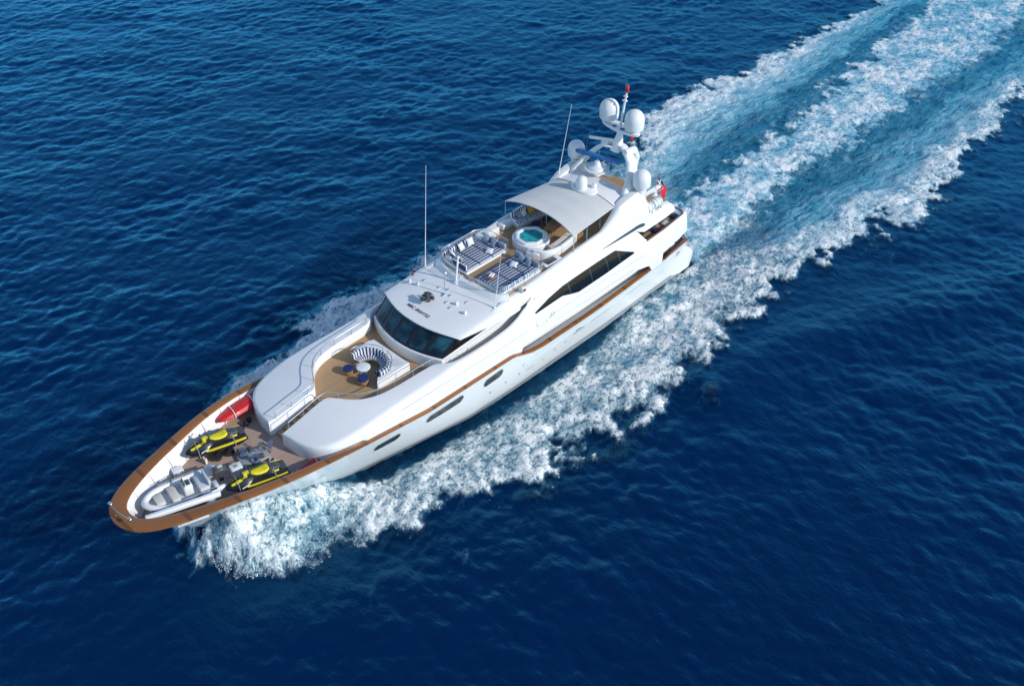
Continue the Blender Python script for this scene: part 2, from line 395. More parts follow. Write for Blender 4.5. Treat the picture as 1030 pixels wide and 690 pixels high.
Z += 0.45 * smooth(X, 46, 49) * np.exp(-((Y - 0.5 * (cl + cr)) / 3.5) ** 2) * (1 - 0.8 * smooth(X, 50, 90))
amp = I(X, [(3, .08), (12, .10), (20, .07), (60, .05), (120, .03)])
Z += D * amp * (0.75 * lump + 0.75 * fine) + 0.35 * amp * D * mid
rid = [(40, -13.5), (47, -16.5), (56, -21), (66, -21), (76, -20)]
for rp, ra in (([(36, -13), (44, -14.5), (52, -18.5), (60, -22), (70, -27), (80, -32)], 0.42), ([(60, -14), (72, -17), (84, -20), (100, -24)], 0.2), ([(20, 15), (30, 19), (42, 24), (56, 31)], 0.16)):
    P = spl([(a, b, 0) for a, b in rp], 40); d2 = np.full_like(X, 1e9)
    for p in P: d2 = np.minimum(d2, (X - p.x) ** 2 + (Y - p.y) ** 2)
    Z += ra * np.exp(-d2 / 5.5)
pm = smooth(-Y - 0.25 * X, -6, 22)      # diverging waves take over on the port side
Zw, DX, DY = [(samp(TA[k], X, Y) * (1 - 0.6 * pm) + samp(TB_[k], X, Y) + samp(TC[k], X, Y) * (0.25 + 0.75 * pm)) * near for k in range(3)]
calm = 1 - 0.45 * smooth(D, 0.2, 0.7)
gust = 1 + 0.28 * np.clip(samp(fbm(34.0, 3.6), X, Y), -1.6, 1.6)
Z += Zw * calm * gust
Z[inhull] = np.minimum(Z[inhull], 0.2)
XD = X + 0.7 * DX * calm; YD = Y + 0.7 * DY * calm

def grid_obj(name, keep, dz, mats):
    nx, ny = X.shape
    a = (np.arange(nx - 1)[:, None] * ny + np.arange(ny - 1)[None, :])
    quads = np.stack([a, a + ny, a + ny + 1, a + 1], -1)[keep].reshape(-1, 4)
    used, inv = np.unique(quads, return_inverse=True); quads = inv.reshape(-1, 4)
    co = np.stack([XD.ravel()[used], YD.ravel()[used], (Z + dz).ravel()[used]], -1).astype(np.float32)
    me = bpy.data.meshes.new(name)
    me.vertices.add(len(co)); me.vertices.foreach_set('co', co.ravel())
    me.loops.add(quads.size); me.loops.foreach_set('vertex_index', quads.ravel().astype(np.int32))
    me.polygons.add(len(quads)); me.polygons.foreach_set('loop_start', (np.arange(len(quads)) * 4).astype(np.int32))
    me.polygons.foreach_set('use_smooth', np.ones(len(quads), bool))
    me.update(calc_edges=True); me.validate()
    for nm, F in (('foam', D), ('aerated', A), ('streak', S)):
        at = me.attributes.new(nm, 'FLOAT', 'POINT'); at.data.foreach_set('value', F.ravel()[used].astype(np.float32))
    me.materials.append(mats)
    o = bpy.data.objects.new(name, me); COL.objects.link(o); return o
def sea_material():
    m = bpy.data.materials.new('sea_water'); m.use_nodes = True; t = m.node_tree; b = t.nodes['Principled BSDF']; L = t.links
    tc = t.nodes.new('ShaderNodeTexCoord'); P = tc.outputs['Object']
    def attr(n):
        a = t.nodes.new('ShaderNodeAttribute'); a.attribute_name = n; return a.outputs['Fac']
    D_, A_, S_ = attr('foam'), attr('aerated'), attr('streak')
    flat = mapping(t, P, (1, 1, 0.8))
    wv = noise(t, flat, 0.55, 3, 0.6)
    off = t.nodes.new('ShaderNodeVectorMath'); off.operation = 'MULTIPLY_ADD'
    L.new(wv.outputs['Color'], off.inputs[0]); off.inputs[1].default_value = (1.5, 1.5, 0); L.new(flat, off.inputs[2])
    W = off.outputs[0]
    of2 = t.nodes.new('ShaderNodeVectorMath'); of2.operation = 'MULTIPLY_ADD'
    L.new(noise(t, flat, 1.3, 3, 0.6).outputs['Color'], of2.inputs[0]); of2.inputs[1].default_value = (0.45, 0.45, 0); L.new(flat, of2.inputs[2]); W2 = of2.outputs[0]
    n1 = noise(t, mapping(t, W, (0.95, 1.5, 1)), 1.0, 8, 0.62).outputs[0]
    n2 = noise(t, mapping(t, W2, (2.8, 4.0, 1)), 1.0, 6, 0.62).outputs[0]
    ns = noise(t, mapping(t, W, (0.16, 1.25, 1), (0, 0, R(4))), 1.3, 9, 0.68).outputs[0]
    def cells(sc_):
        vo = t.nodes.new('ShaderNodeTexVoronoi'); vo.feature = 'DISTANCE_TO_EDGE'; vo.inputs['Scale'].default_value = sc_
        o2 = t.nodes.new('ShaderNodeVectorMath'); o2.operation = 'MULTIPLY_ADD'
        L.new(noise(t, flat, 2.6, 4, 0.6).outputs['Color'], o2.inputs[0]); o2.inputs[1].default_value = (0.75, 0.75, 0); L.new(W, o2.inputs[2])
        L.new(o2.outputs[0], vo.inputs['Vector']); return vo.outputs['Distance']
    c1 = math_n(t, 'SUBTRACT', 1.0, sstep(t, cells(0.85), 0.0, 0.20))
    c2 = math_n(t, 'SUBTRACT', 1.0, sstep(t, cells(2.3), 0.0, 0.22))
    n3 = noise(t, mapping(t, W2, (6.5, 8.5, 1)), 1.0, 4, 0.6).outputs[0]
    ns2 = noise(t, mapping(t, W, (0.5, 4.0, 1), (0, 0, R(4))), 1.3, 6, 0.65).outputs[0]
    px = t.nodes.new('ShaderNodeSeparateXYZ'); L.new(P, px.inputs[0]); farx = sstep(t, px.outputs[0], 50, 85)
    Sm = math_n(t, 'SUBTRACT', 1.0, S_)
    def ridge(x, k): return math_n(t, 'SUBTRACT', 1.0, math_n(t, 'MULTIPLY', math_n(t, 'ABSOLUTE', math_n(t, 'SUBTRACT', x, 0.5)), k), clamp=True)
    nn = math_n(t, 'ADD', math_n(t, 'MULTIPLY', n1, Sm), math_n(t, 'MULTIPLY', ns, S_))
    fine = math_n(t, 'ADD', math_n(t, 'MULTIPLY', n2, Sm), math_n(t, 'MULTIPLY', ns2, S_))
    thread = math_n(t, 'ADD', math_n(t, 'MULTIPLY', ridge(n2, 7.0), 0.55), math_n(t, 'MULTIPLY', ridge(n3, 6.0), 0.40))
    lace = math_n(t, 'ADD', math_n(t, 'MULTIPLY', c1, 0.20), math_n(t, 'MULTIPLY', c2, 0.14))
    lace = math_n(t, 'MULTIPLY', math_n(t, 'ADD', lace, thread), math_n(t, 'SUBTRACT', 1.0, math_n(t, 'MULTIPLY', S_, 0.7)))
    val = math_n(t, 'MULTIPLY_ADD', D_, 3.0, -2.75)
    val = math_n(t, 'ADD', val, math_n(t, 'MULTIPLY', math_n(t, 'SUBTRACT', nn, 0.5), 2.8))
    val = math_n(t, 'ADD', val, math_n(t, 'MULTIPLY', math_n(t, 'SUBTRACT', fine, 0.5), 2.9))
    val = math_n(t, 'ADD', val, math_n(t, 'MULTIPLY', math_n(t, 'SUBTRACT', n3, 0.5), math_n(t, 'MULTIPLY_ADD', farx, -1.2, 2.0)))
    val = math_n(t, 'ADD', val, math_n(t, 'MULTIPLY', lace, 1.05))
    on = sstep(t, D_, 0.02, 0.16)
    foam = math_n(t, 'MULTIPLY', sstep(t, val, -0.1, 1.35), on)
    milk = math_n(t, 'MULTIPLY', sstep(t, val, -1.3, 0.5), on)
    # water body
    bign = noise(t, flat, 0.035, 3, 0.5).outputs[0]
    deep = mixc(t, bign, (0.0001, 0.0085, 0.043), (0.0002, 0.0150, 0.066))
    aq = math_n(t, 'MULTIPLY', A_, sstep(t, math_n(t, 'ADD', math_n(t, 'MULTIPLY', math_n(t, 'ADD', nn, fine), 0.5), math_n(t, 'MULTIPLY', A_, 0.12)), 0.40, 0.74))
    body = mixc(t, math_n(t, 'MULTIPLY', math_n(t, 'MULTIPLY_ADD', sstep(t, A_, 0.38, 0.9), 0.8, 0.2), aq), deep, (0.085, 0.49, 0.58))
    body = mixc(t, math_n(t, 'MULTIPLY', milk, math_n(t, 'MULTIPLY_ADD', A_, 0.85, 0.05)), body, mixc(t, sstep(t, A_, 0.6, 1.0), (0.33, 0.46, 0.47), (0.42, 0.62, 0.68)))
    L.new(body, b.inputs['Base Color'])
    fm = t.nodes.new('ShaderNodeBsdfDiffuse'); fm.inputs['Color'].default_value = (0.84, 0.85, 0.84, 1)
    fmix = t.nodes.new('ShaderNodeMixShader'); L.new(foam, fmix.inputs[0]); L.new(b.outputs[0], fmix.inputs[1]); L.new(fm.outputs[0], fmix.inputs[2])
    b.subsurface_method = 'BURLEY'; b.inputs['Subsurface Radius'].default_value = (0.3, 0.7, 1.0); b.inputs['Subsurface Scale'].default_value = 5.0
    clear = math_n(t, 'MULTIPLY_ADD', A_, -0.9, 1.0, clamp=True)
    L.new(clear, b.inputs['Subsurface Weight'])
    b.inputs['Roughness'].default_value = 0.7
    b.inputs['Specular IOR Level'].default_value = 0.0
    gl = t.nodes.new('ShaderNodeBsdfGlossy'); gl.inputs['Color'].default_value = (0.14, 0.66, 1.0, 1); gl.inputs['Roughness'].default_value = 0.10
    fr = t.nodes.new('ShaderNodeLayerWeight'); fr.inputs['Blend'].default_value = 0.5
    rf = math_n(t, 'MULTIPLY_ADD', math_n(t, 'POWER', fr.outputs['Facing'], 2.7), 0.9, 0.03)
    mx = t.nodes.new('ShaderNodeMixShader'); L.new(math_n(t, 'MULTIPLY', rf, math_n(t, 'SUBTRACT', 1.0, foam)), mx.inputs[0])
    L.new(fmix.outputs[0], mx.inputs[1]); L.new(gl.outputs[0], mx.inputs[2]); L.new(mx.outputs[0], t.nodes['Material Output'].inputs[0])
    # ripples finer than the mesh, and foam relief
    r1 = noise(t, mapping(t, P, (1.7, 0.9, 1), (0, 0, -WIND)), 1.0, 6, 0.62, 0.4).outputs[0]
    r2 = noise(t, mapping(t, P, (4.2, 2.2, 1), (0, 0, -WIND + R(40))), 1.0, 5, 0.6).outputs[0]
    hgt = math_n(t, 'ADD', math_n(t, 'MULTIPLY', r1, 0.17), math_n(t, 'MULTIPLY', r2, 0.09))
    hgt = math_n(t, 'ADD', hgt, math_n(t, 'MULTIPLY', math_n(t, 'MULTIPLY', milk, math_n(t, 'ADD', n2, n3)), 0.16))
    hgt = math_n(t, 'ADD', hgt, math_n(t, 'MULTIPLY', foam, 0.06))
    bp = node(t, 'ShaderNodeBump', i_Strength=0.42, i_Distance=1.0); L.new(hgt, bp.inputs['Height']); [L.new(bp.outputs[0], q.inputs['Normal']) for q in (b, gl, fr, fm)]
    return m
SEAM = sea_material()
allq = np.ones((X.shape[0] - 1, X.shape[1] - 1), bool)
sea = grid_obj('sea', allq, 0.0, SEAM)
tag(sea, 'deep blue open sea with small wind ripples all round the yacht', 'sea', kind='structure')
Dq = np.minimum.reduce([DW[:-1, :-1], DW[1:, :-1], DW[:-1, 1:], DW[1:, 1:]])
wake = grid_obj('wake_foam', Dq > 0.24, 0.012 + 0.02 * smooth(D, 0.3, 0.5), SEAM)
tag(wake, 'white and turquoise foam of the bow wave and wake trailing behind the yacht', 'wake', kind='stuff')
# airborne spray over the bow wave
def spray():
    n = 26000; r = np.random.default_rng(3); pts = []
    sz = r.uniform(0, 1, n) ** 3.0
    b = MB(); octv = [(1, 0, 0), (-1, 0, 0), (0, 1, 0), (0, -1, 0), (0, 0, 1), (0, 0, -1)]
    octf = [(0, 2, 4), (2, 1, 4), (1, 3, 4), (3, 0, 4), (2, 0, 5), (1, 2, 5), (3, 1, 5), (0, 3, 5)]
    iy = lambda y: int(np.clip(np.searchsorted(YS, y), 1, len(YS) - 1)); ix = lambda x: int(np.clip(np.searchsorted(XS, x), 1, len(XS) - 1))
    k = 0
    while k < n:
        sgn = -1 if r.uniform() < 0.68 else 1
        x = 3.6 + 15 * r.uniform() ** 1.3; hbv = float(np.interp(x, [a[0] for a in WLB], [a[1] for a in WLB]))
        i = ix(x); o = po if sgn < 0 else so_
        y0 = hbv + 0.1 if x < 11 else hbv + 1.0
        yo = float(o[i, iy(sgn * 6)]); y = y0 + (yo - y0 + 0.5) * r.uniform() ** 0.55
        j = iy(sgn * y)
        if D[i, j] < 0.45 and r.uniform() > 0.01: continue
        z = Z[i, j] + 0.02 + r.exponential(0.14) * (1.2 if x < 10 else 0.4)
        s = 0.005 + 0.020 * sz[k]; k += 1
        q = r.normal(size=3) * 0.25 + 1
        b.add([(x + s * a * q[0], sgn * y + s * c * q[1], z + s * e * q[2]) for a, c, e in octv], octf)
    m = mat('white_spray_water', (0.86, 0.89, 0.9), 0.5, 0, 0, 0.02)
    o = b.build('bow_spray', m, None); tag(o, 'white droplets of spray flying off the bow wave beside the hull', 'spray', kind='stuff')
spray()
# ------------------------------------------------------------------ yacht
YA = thing('motor_yacht', 'long white motor yacht with varnished teak rails, speeding bow first towards the lower left', 'yacht')
DPZ = [(-.3, 5.25), (3, 5.25), (7.6, 5.2), (10, 5.08), (14, 4.64), (18, 4.15), (21, 4.1), (25.2, 4.03), (26.9, 3.42), (28, 3.28), (33, 3.2), (39.5, 3.26), (44.5, 3.38)]
DPY = [(-.12, 0), (-.03, .6), (.24, 1.15), (.7, 1.62), (1.35, 2.03), (2.4, 2.48), (3.6, 2.86), (5, 3.26), (6.5, 3.68), (8, 4.02), (10, 4.3), (13, 4.45), (17, 4.5), (22, 4.5), (28, 4.45), (34, 4.35), (39, 4.15), (42, 3.95), (44.3, 3.75)]
half = spl([(x, y, 0) for x, y in DPY], 120)
def whalf(x):
    xw = x if x > 13 else 6.0 + (x + .12) * (7.0 / 13.12)
    return xw, ip(xw, WLB) if xw < 44.2 else 3.2
def hullpt(x, y, t, p):
    xw, yw = whalf(x); z0 = ip(x, DPZ); wv = 1 - (1 - min(t, 1)) ** p
    if x < 13: xx = x + (xw - x) * (t if t < 1 else 1) ** 1.0
    else: xx = x
    return (xx, y + (yw - y) * wv, z0 * (1 - t))
def hp(x): return ip(x, [(0, 1.9), (5, 1.5), (8, 1.15), (13, .85), (20, .65), (26, .7), (36, 1.2), (44, 1.5)])
TS = [0, .06, .14, .24, .36, .5, .65, .8, .92, 1.0, 1.1]
rows = []
for t in TS:
    row = [hullpt(q.x, q.y, t, hp(q.x)) for q in half]
    if t > 1: row = [(a + .3, b * .93, -0.6) for a, b, c in row]
    rows.append(row)
mb = MB()
mb.loft([list(reversed([(a, -b, c) for a, b, c in r[1:]])) + r for r in rows])
# transom
st = [r[-1] for r in rows]; mb.loft([[p for p in st], [(p[0], -p[1], p[2]) for p in st]])
HULL = mb.build('hull', WHITE, YA, 50)
def hully(x, z):
    z0 = ip(x, DPZ); t = max(0, (z0 - z) / z0); q = min(half, key=lambda k: abs(k.x - x)); return hullpt(q.x, ip(x, DPY), t, hp(x))[1]
def offset(line, d):
    out = []
    for i, p in enumerate(line):
        a, b = line[max(0, i - 1)], line[min(len(line) - 1, i + 1)]
        t = (b - a).normalized(); n = Vector((t.y, -t.x, 0)); out.append(p + n * (d(p.x) if callable(d) else d))
    return out
# full plan from the port quarter round the bow to the starboard quarter
full = [Vector((p.x, -p.y, 0)) for p in reversed(half[1:])] + [p.copy() for p in half]
capw = lambda x: ip(x, [(-.3, .86), (1, .80), (4, .60), (9, .44), (14, .33), (20, .27), (45, .22)])
oo = offset(full, -0.07); ii = offset(full, capw)
if abs(ii[len(ii)//2].x) < abs(oo[len(oo)//2].x) and ii[len(ii)//2].x < 0: oo, ii = offset(full, 0.07), offset(full, lambda x: -capw(x))
# keep inner line from crossing the centre plane at the bow
zc = lambda p: ip(p.x, DPZ)
secs = []
for f, o, i in zip(full, oo, ii):
    z = zc(f); secs.append([(o.x, o.y, z - .01), (o.x, o.y, z + .07), (o.x * .8 + i.x * .2, o.y * .8 + i.y * .2, z + .10), (i.x * .9 + o.x * .1, i.y * .9 + o.y * .1, z + .10), (i.x, i.y, z + .07), (i.x, i.y, z - .01)])
MB().loft(secs, cu=True, caps=True).build('cap_rail', TEAKV, YA, 40)
# bulwark lining and foredeck
fd = [(f, i) for f, i in zip(full, ii) if f.x < 13.2]
lin = []
for f, i in fd:
    n = (i - f).normalized(); b = i + n * ip(f.x, [(0, .5), (4, .5), (8, .3), (13, .05)]); lin.append([(i.x, i.y, zc(f) + .0), ((i.x + b.x) / 2, (i.y + b.y) / 2, zc(f) - .5), (b.x, b.y, 4.08)])
MB().loft(lin).build('bulwark_lining', WHITE, YA)
mb = MB(); nl = len(lin) // 2
mb.loft([[lin[k][2], lin[-1 - k][2]] for k in range(nl)]); mb.v = [(x, y, 4.1) for x, y, z in mb.v]
mb.build('foredeck', TEAKF, YA)
for k in range(6, len(lin) - 6, 1):
    pass
acc = 0; last = None
for k, (q, sec) in enumerate(zip(fd, lin)):
    if last is not None: acc += (q[0] - last).length
    last = q[0]
    if acc > 1.25 and q[0].x < 11.2:
        acc = 0; a, m_, b = [Vector(p) for p in sec]; n = (q[1] - q[0]).normalized() * 0.07
        MB().tube([a + n * .4 + Vector((0, 0, -.02)), m_ + n, b + n * 1.3], 0.032, 6).build('bulwark_rib', WHITE, YA)
def on_deck(x, y, z): return Vector((x, y, z))
# bow fairlead staff and cleats on the cap rail
mb = MB(); mb.tube([(.22, .95, 5.78), (.18, .2, 5.80), (.35, -.75, 5.78)], .025, 6); mb.box((.22, .95, 5.78), (.18, .22, .09), 0, .02); mb.box((.35, -.75, 5.78), (.18, .22, .09), 0, .02)
mb.build('bow_roller_bar', STEEL, YA)
# hull windows, drawn on the hull skin
def hull_patch(x0, x1, zcn, h, off, sgn, slant=0.0, n=22, m=7):
    rows = []
    for i in range(n + 1):
        x = x0 + (x1 - x0) * i / n; r = h / 2; e = min(x - x0, x1 - x)
        hh = r if e >= r else math.sqrt(max(1e-6, r * r - (r - e) ** 2))
        rows.append([(x, sgn * (hully(x, zcn + slant * (i / n - .5) + hh * (2 * j / m - 1)) + off), zcn + slant * (i / n - .5) + hh * (2 * j / m - 1)) for j in range(m + 1)])
    return MB().loft(rows)
for sgn in (-1, 1):
    for x0, x1, z0, z1 in ((14.1, 16.0, 3.2, 3.22), (17.95, 20.95, 3.15, 3.25), (22.7, 24.4, 3.15, 3.25)):
        f = hull_patch(x0 - .07, x1 + .07, (z0 + z1) / 2, .86, .012, sgn, z1 - z0).build('hull_window', LGREY, HULL)
        hull_patch(x0, x1, (z0 + z1) / 2, .68, .024, sgn, z1 - z0).build('pane', PORTG, f)
    hull_patch(43.2, 43.75, 2.45, .34, .014, sgn).build('mooring_port', DGREY, HULL)
    hull_patch(31.6, 32.3, 2.35, .30, .014, sgn).build('mooring_port', DGREY, HULL)
    for x0, x1, z, h in ((33.2, 35.6, 2.05, .05), (37.1, 39.2, 2.2, .05), (40.7, 42.6, 2.35, .05), (31.4, 32.8, 2.0, .14), (10.3, 10.9, 3.1, .10), (8.3, 8.9, 3.25, .10), (9.1, 10.1, 3.18, .03), (26.8, 27.6, 1.6, .07), (28.4, 28.7, 1.55, .07)):
        hull_patch(x0, x1, z, h, .010, sgn, 0, 8, 3).build('hull_vent', GREY if h > .06 else GROOVE, HULL)
    for x in (23.5, 24.9, 26.1, 29.6, 30.7):
        hull_patch(x, x + .16, 1.75, .12, .012, sgn, 0, 6, 3).build('hull_outlet', DGREY, HULL)
    rows = [[(x, sgn * (hully(x, z) + .022), z) for z in (-.1, 0.1, .25, .42)] for x in np.arange(14, 44.1, .4)]
    MB().loft(rows).build('hull_foot_shade', WOUND, HULL)  # grey strip paints the shade and wet along the waterline
# swim platform and stern fins
mb = MB()
pl = [(44.25, -3.35), (45.6, -3.3), (46.4, -2.9), (46.75, -2.0), (46.75, 2.0), (46.4, 2.9), (45.6, 3.3), (44.25, 3.35)]
mb.loft([[(x, y, z) for x, y in pl] for z in (.15, .75)], cu=True, caps=True); mb.build('swim_platform', WHITE, YA)
MB().loft([[(44.3, -3.1, .757), (46.5, -2.6, .757)], [(44.3, 3.1, .757), (46.5, 2.6, .757)]]).build('platform_teak', TEAK, YA)
for s in (1, -1):
    rows = []
    for x, yo, z in ((43.2, 3.3, 2.95), (44.2, 3.55, 2.75), (45.3, 3.5, 2.05), (45.9, 3.3, 1.55), (46.3, 3.1, 1.2)):
        rows.append([(x, s * (yo - .9), .5), (x, s * (yo - .9), z - .1), (x, s * (yo - .75), z), (x, s * (yo - .12), z), (x, s * yo, z - .12), (x, s * (yo - .1), .3)])
    MB().loft(rows, caps=True).build('stern_quarter', WHITE, YA)

# --- raised foredeck coaming, both sides
def ysh(z): return ip(z, [(3.2, 4.33), (3.95, 4.33), (4.7, 4.30), (5.4, 4.22), (6.0, 4.05), (6.55, 3.80), (7.0, 3.60), (7.4, 3.45)])
def kx(x): return ip(x, [(38, 1), (41, .97), (43, .92), (44.5, .87)])
CS = [((10.12, .62), (10.16, .78), 5.12), ((10.5, .58), (10.22, 1.95), 5.15), ((11.0, .55), (10.62, 3.0), 5.22), ((11.6, .53), (11.3, 3.72), 5.33), ((12.3, .50), (12.3, 4.02), 5.48), ((13.0, .47), (13.4, 4.15), 5.60),
      ((13.5, .52), (14.2, None), 5.68), ((13.8, .95), (14.7, None), 5.70), ((14.2, 1.6), (15.2, None), 5.72), ((14.75, 2.2), (15.8, None), 5.74), ((15.6, 2.62), (16.4, None), 5.75), ((16.8, 2.78), (17.2, None), 5.75), ((18.3, 2.82), (18.3, None), 5.76),
      ((19.4, 2.87), (19.4, None), 5.78), ((19.9, 3.0), (19.9, None), 5.83), ((20.3, 3.45), (20.3, None), 5.88), ((20.8, 3.75), (20.8, None), 5.9), ((22.3, 3.8), (22.3, None), 5.86), ((23.8, 3.8), (23.8, None), 5.86), ((25.2, 3.8), (25.2, None), 5.95), ((26.1, 3.76), (26.1, None), 6.15), ((26.9, 3.66), (26.9, None), 6.5), ((27.6, 3.5), (27.6, None), 6.85), ((28.3, 3.3), (28.3, None), 7.15)]
CSP = []
_a = spl([(c[0][0], c[0][1], c[2]) for c in CS], 120); _b = spl([(c[1][0], c[1][1] if c[1][1] else ysh(c[2]) - .02, c[2]) for c in CS], 400)
def pick(c):  # outer point with nearest x and order
    return c
for s in (1, -1):
    rows = []; sub = []
    for (i0, o0, z0), (i1, o1, z1) in zip(CS, CS[1:]):
        for k in range(4):
            f = k / 4; o0y = o0[1] if o0[1] else ysh(z0 - .2); o1y = o1[1] if o1[1] else ysh(z1 - .2)
            sub.append(((i0[0] + (i1[0] - i0[0]) * f, i0[1] + (i1[1] - i0[1]) * f), (o0[0] + (o1[0] - o0[0]) * f, o0y + (o1y - o0y) * f), z0 + (z1 - z0) * f))
    i1, o1, z1 = CS[-1]; sub.append((i1, (o1[0], ysh(z1 - .2)), z1))
    # smooth the plan so that the facets do not show
    for it in range(3):
        sub = [sub[0]] + [((( a[0][0] + 2 * b[0][0] + c[0][0]) / 4, (a[0][1] + 2 * b[0][1] + c[0][1]) / 4), ((a[1][0] + 2 * b[1][0] + c[1][0]) / 4, (a[1][1] + 2 * b[1][1] + c[1][1]) / 4), (a[2] + 2 * b[2] + c[2]) / 4) for a, b, c in zip(sub, sub[1:], sub[2:])] + [sub[-1]]
    for i, o, z in sub:
        I_, O_ = Vector((i[0], i[1], 0)), Vector((o[0], o[1], 0)); d = O_ - I_; L = d.length; d.normalize()
        x = o[0]; zi = 4.05 if x < 14 else 5.0
        if i[0] > 13.4: zi = 5.05
        ins = min(.05, L * .2); sh_ = min(.34, L * .42)
        P = lambda q, zz: (q.x, s * q.y, zz)
        r = [P(I_, zi), P(I_, z - .06), P(I_ + d * ins, z), P(O_ - d * sh_, z), P(O_ - d * sh_ * .45, z - .05), P(O_ - d * sh_ * .1, z - .17)]
        if x > 13.2:
            zb = max(ip(x, DPZ) + .05, 4.2 if x > 26.2 else 0); zb = min(zb, z - .5)
            for q in (.25, .5, .75, 1): zz = (z - .3) * (1 - q) + zb * q; yy = min(ysh(zz), ip(x, DPY) - .10); r.append((o[0], s * max(yy, O_.y), zz))
        else:
            for q in (.25, .5, .75, 1): zz = (z - .3) * (1 - q) + 4.05 * q; r.append(P(O_ , zz))
        rows.append(r)
    CO = MB().loft(rows, caps=True).build('foredeck_coaming', WHITE, YA, 45)
    # thin groove that runs along the topsides
    MB().tube([(x, s * (ysh(z) + .004), z) for x, z in ((16.0, 5.30), (18, 5.26), (20, 5.22), (23, 5.16), (26.5, 5.08))], .014, 5).build('side_groove', GROOVE, CO)
    # stainless handrail on the inner edge
    rail = [(i[0], s * (i[1] + .05), z + .46) for i, o, z in sub if 10.6 < i[0] < 19.8]
    H = MB().tube(rail, .026, 6).build('coaming_handrail', STEEL, YA)
    d = 0; pv = None; mb = MB()
    for p in rail:
        if pv is not None: d += (Vector(p) - Vector(pv)).length
        if pv is None or d > 1.15: mb.tube([p, (p[0], p[1], p[2] - .46)], .018, 6); d = 0
        pv = p
    posts(mb, 'stanchion', STEEL, H)
# terrace deck, steps
ti = [(i[0], i[1] + .05) for i, o, z in sub if i[0] > 13.25]
MB().loft([[(x, -y, 5.1), (x, y, 5.1)] for x, y in ti]).build('terrace_deck', TEAK, YA)
for k in range(6):
    x0 = 10.35 + k * .5; z = 4.1 + (k + 1) * .155
    mb = MB(); mb.box((x0 + .75 + .02 * k, 0, z - .04), (1.3, 1.02 - .02 * k, .06), 0, .012); mb.build('stair_tread', TEAK, YA)
    MB().box((x0 + .14, 0, z - .16), (.03, .92 - .02 * k, .2)).build('stair_riser', WOOD, YA)
for s in (1, -1):
    pass
# side deck aft of the wheelhouse front, behind the coaming
MB().box((24.3, 0, 5.04), (9, 7.5, .1)).build('side_deck', WMATT, YA)

# --- wheelhouse
def front_plan(xc, bulge, yh, xe, n=25, p=2.0):
    pts = [(xe, -yh)] + [(xe - (xe - xc - bulge) * k / 6, -yh) for k in range(1, 6)]
    pts += [(xc + bulge * abs(t) ** p, yh * t) for t in np.linspace(-1, 1, n)]
    return pts + [(x, -y) for x, y in reversed(pts[:6])]
base = front_plan(19.52, .80, 3.15, 27.8); sill = [(x + .03, y * .995) for x, y in base]
zs = lambda x: 5.92 + .06 * max(0, x - 20.3)
mb = MB(); mb.loft([[(x, y, 5.05) for x, y in base], [(x - .02, y * 1.004, 5.4) for x, y in base], [(x, y, zs(x) - .04) for x, y in base], [(x + .05, y * .985, zs(x)) for x, y in base], [(x + .45, y * .9, zs(x) + .02) for x, y in base]])
WH = mb.build('wheelhouse', WHITE, YA)
def gl(t, v, inset=0.0):   # windscreen surface, t across, v up
    a = (19.60 + .78 * t * t + inset, 3.12 * t, 5.93); b = (20.93 + .80 * t * t + inset, 3.28 * t, 7.04 - .12 * t * t)
    return tuple(a[k] + (b[k] - a[k]) * v for k in range(3))
mb = MB(); mb.loft([[gl(t, v, .035) for t in np.linspace(-1, 1, 31)] for v in (0, .5, 1)])
WF = mb.build('windshield_frame', BLACK, WH)
ed = [-.985, -.60, -.205, .205, .60, .985]
for a, b in zip(ed, ed[1:]):
    g = .045
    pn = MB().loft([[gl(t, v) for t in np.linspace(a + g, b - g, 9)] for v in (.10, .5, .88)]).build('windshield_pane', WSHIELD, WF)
    tm = (a + b) / 2
    MB().tube([gl(tm + .06, .03, -.03), gl(tm - .02, .35, -.035), gl(tm - .09, .62, -.03)], .014, 5).build('wiper', BLACK, pn)
for s in (1, -1):
    def sg(x, v, off=0.0):
        zb = zs(x) + .03; zt_ = 6.9 - (x - 21.6) * .158; xs = x + (1.25 * v if x < 20.6 else 0)
        return (xs if x < 20.6 else x, s * (3.14 + .12 * v + off), zb + (zt_ - zb) * v if x > 20.6 else zb + (6.92 - zb) * v)
    xs_ = [20.42, 21.7, 22.6, 23.5, 24.4, 25.2, 25.85]
    r0 = [(20.42, s * 3.15, 5.96)] + [sg(x, 0) for x in xs_[1:]]; r1 = [(21.66, s * 3.29, 6.88)] + [sg(x, 1) for x in xs_[1:]]
    fr = MB().loft([r0, r1]).build('side_window', BLACK, WH)
    for a, b in ((0.06, .42), (.46, .70), (.74, .97)):
        q = []
        for f in np.linspace(a, b, 5):
            k = f * (len(r0) - 1); i = min(int(k), len(r0) - 2); u = k - i
            A0 = Vector(r0[i]).lerp(Vector(r0[i + 1]), u); B0 = Vector(r1[i]).lerp(Vector(r1[i + 1]), u)
            off = Vector((0, s * .012, 0)); q.append([tuple(A0.lerp(B0, .1) + off), tuple(A0.lerp(B0, .9) + off)])
        MB().loft(q).build('pane', GLASS, fr)
    for x in (21.3, 22.8):
        MB().box((x, s * 3.19, 5.55), (.75, .05, .22), 0, .02).build('side_locker', LGREY, WH)
    MB().tube([(20.6, s * 3.2, 5.8), (23, s * 3.2, 5.95), (26, s * 3.2, 6.1)], .02, 6).build('grab_rail', STEEL, WH)
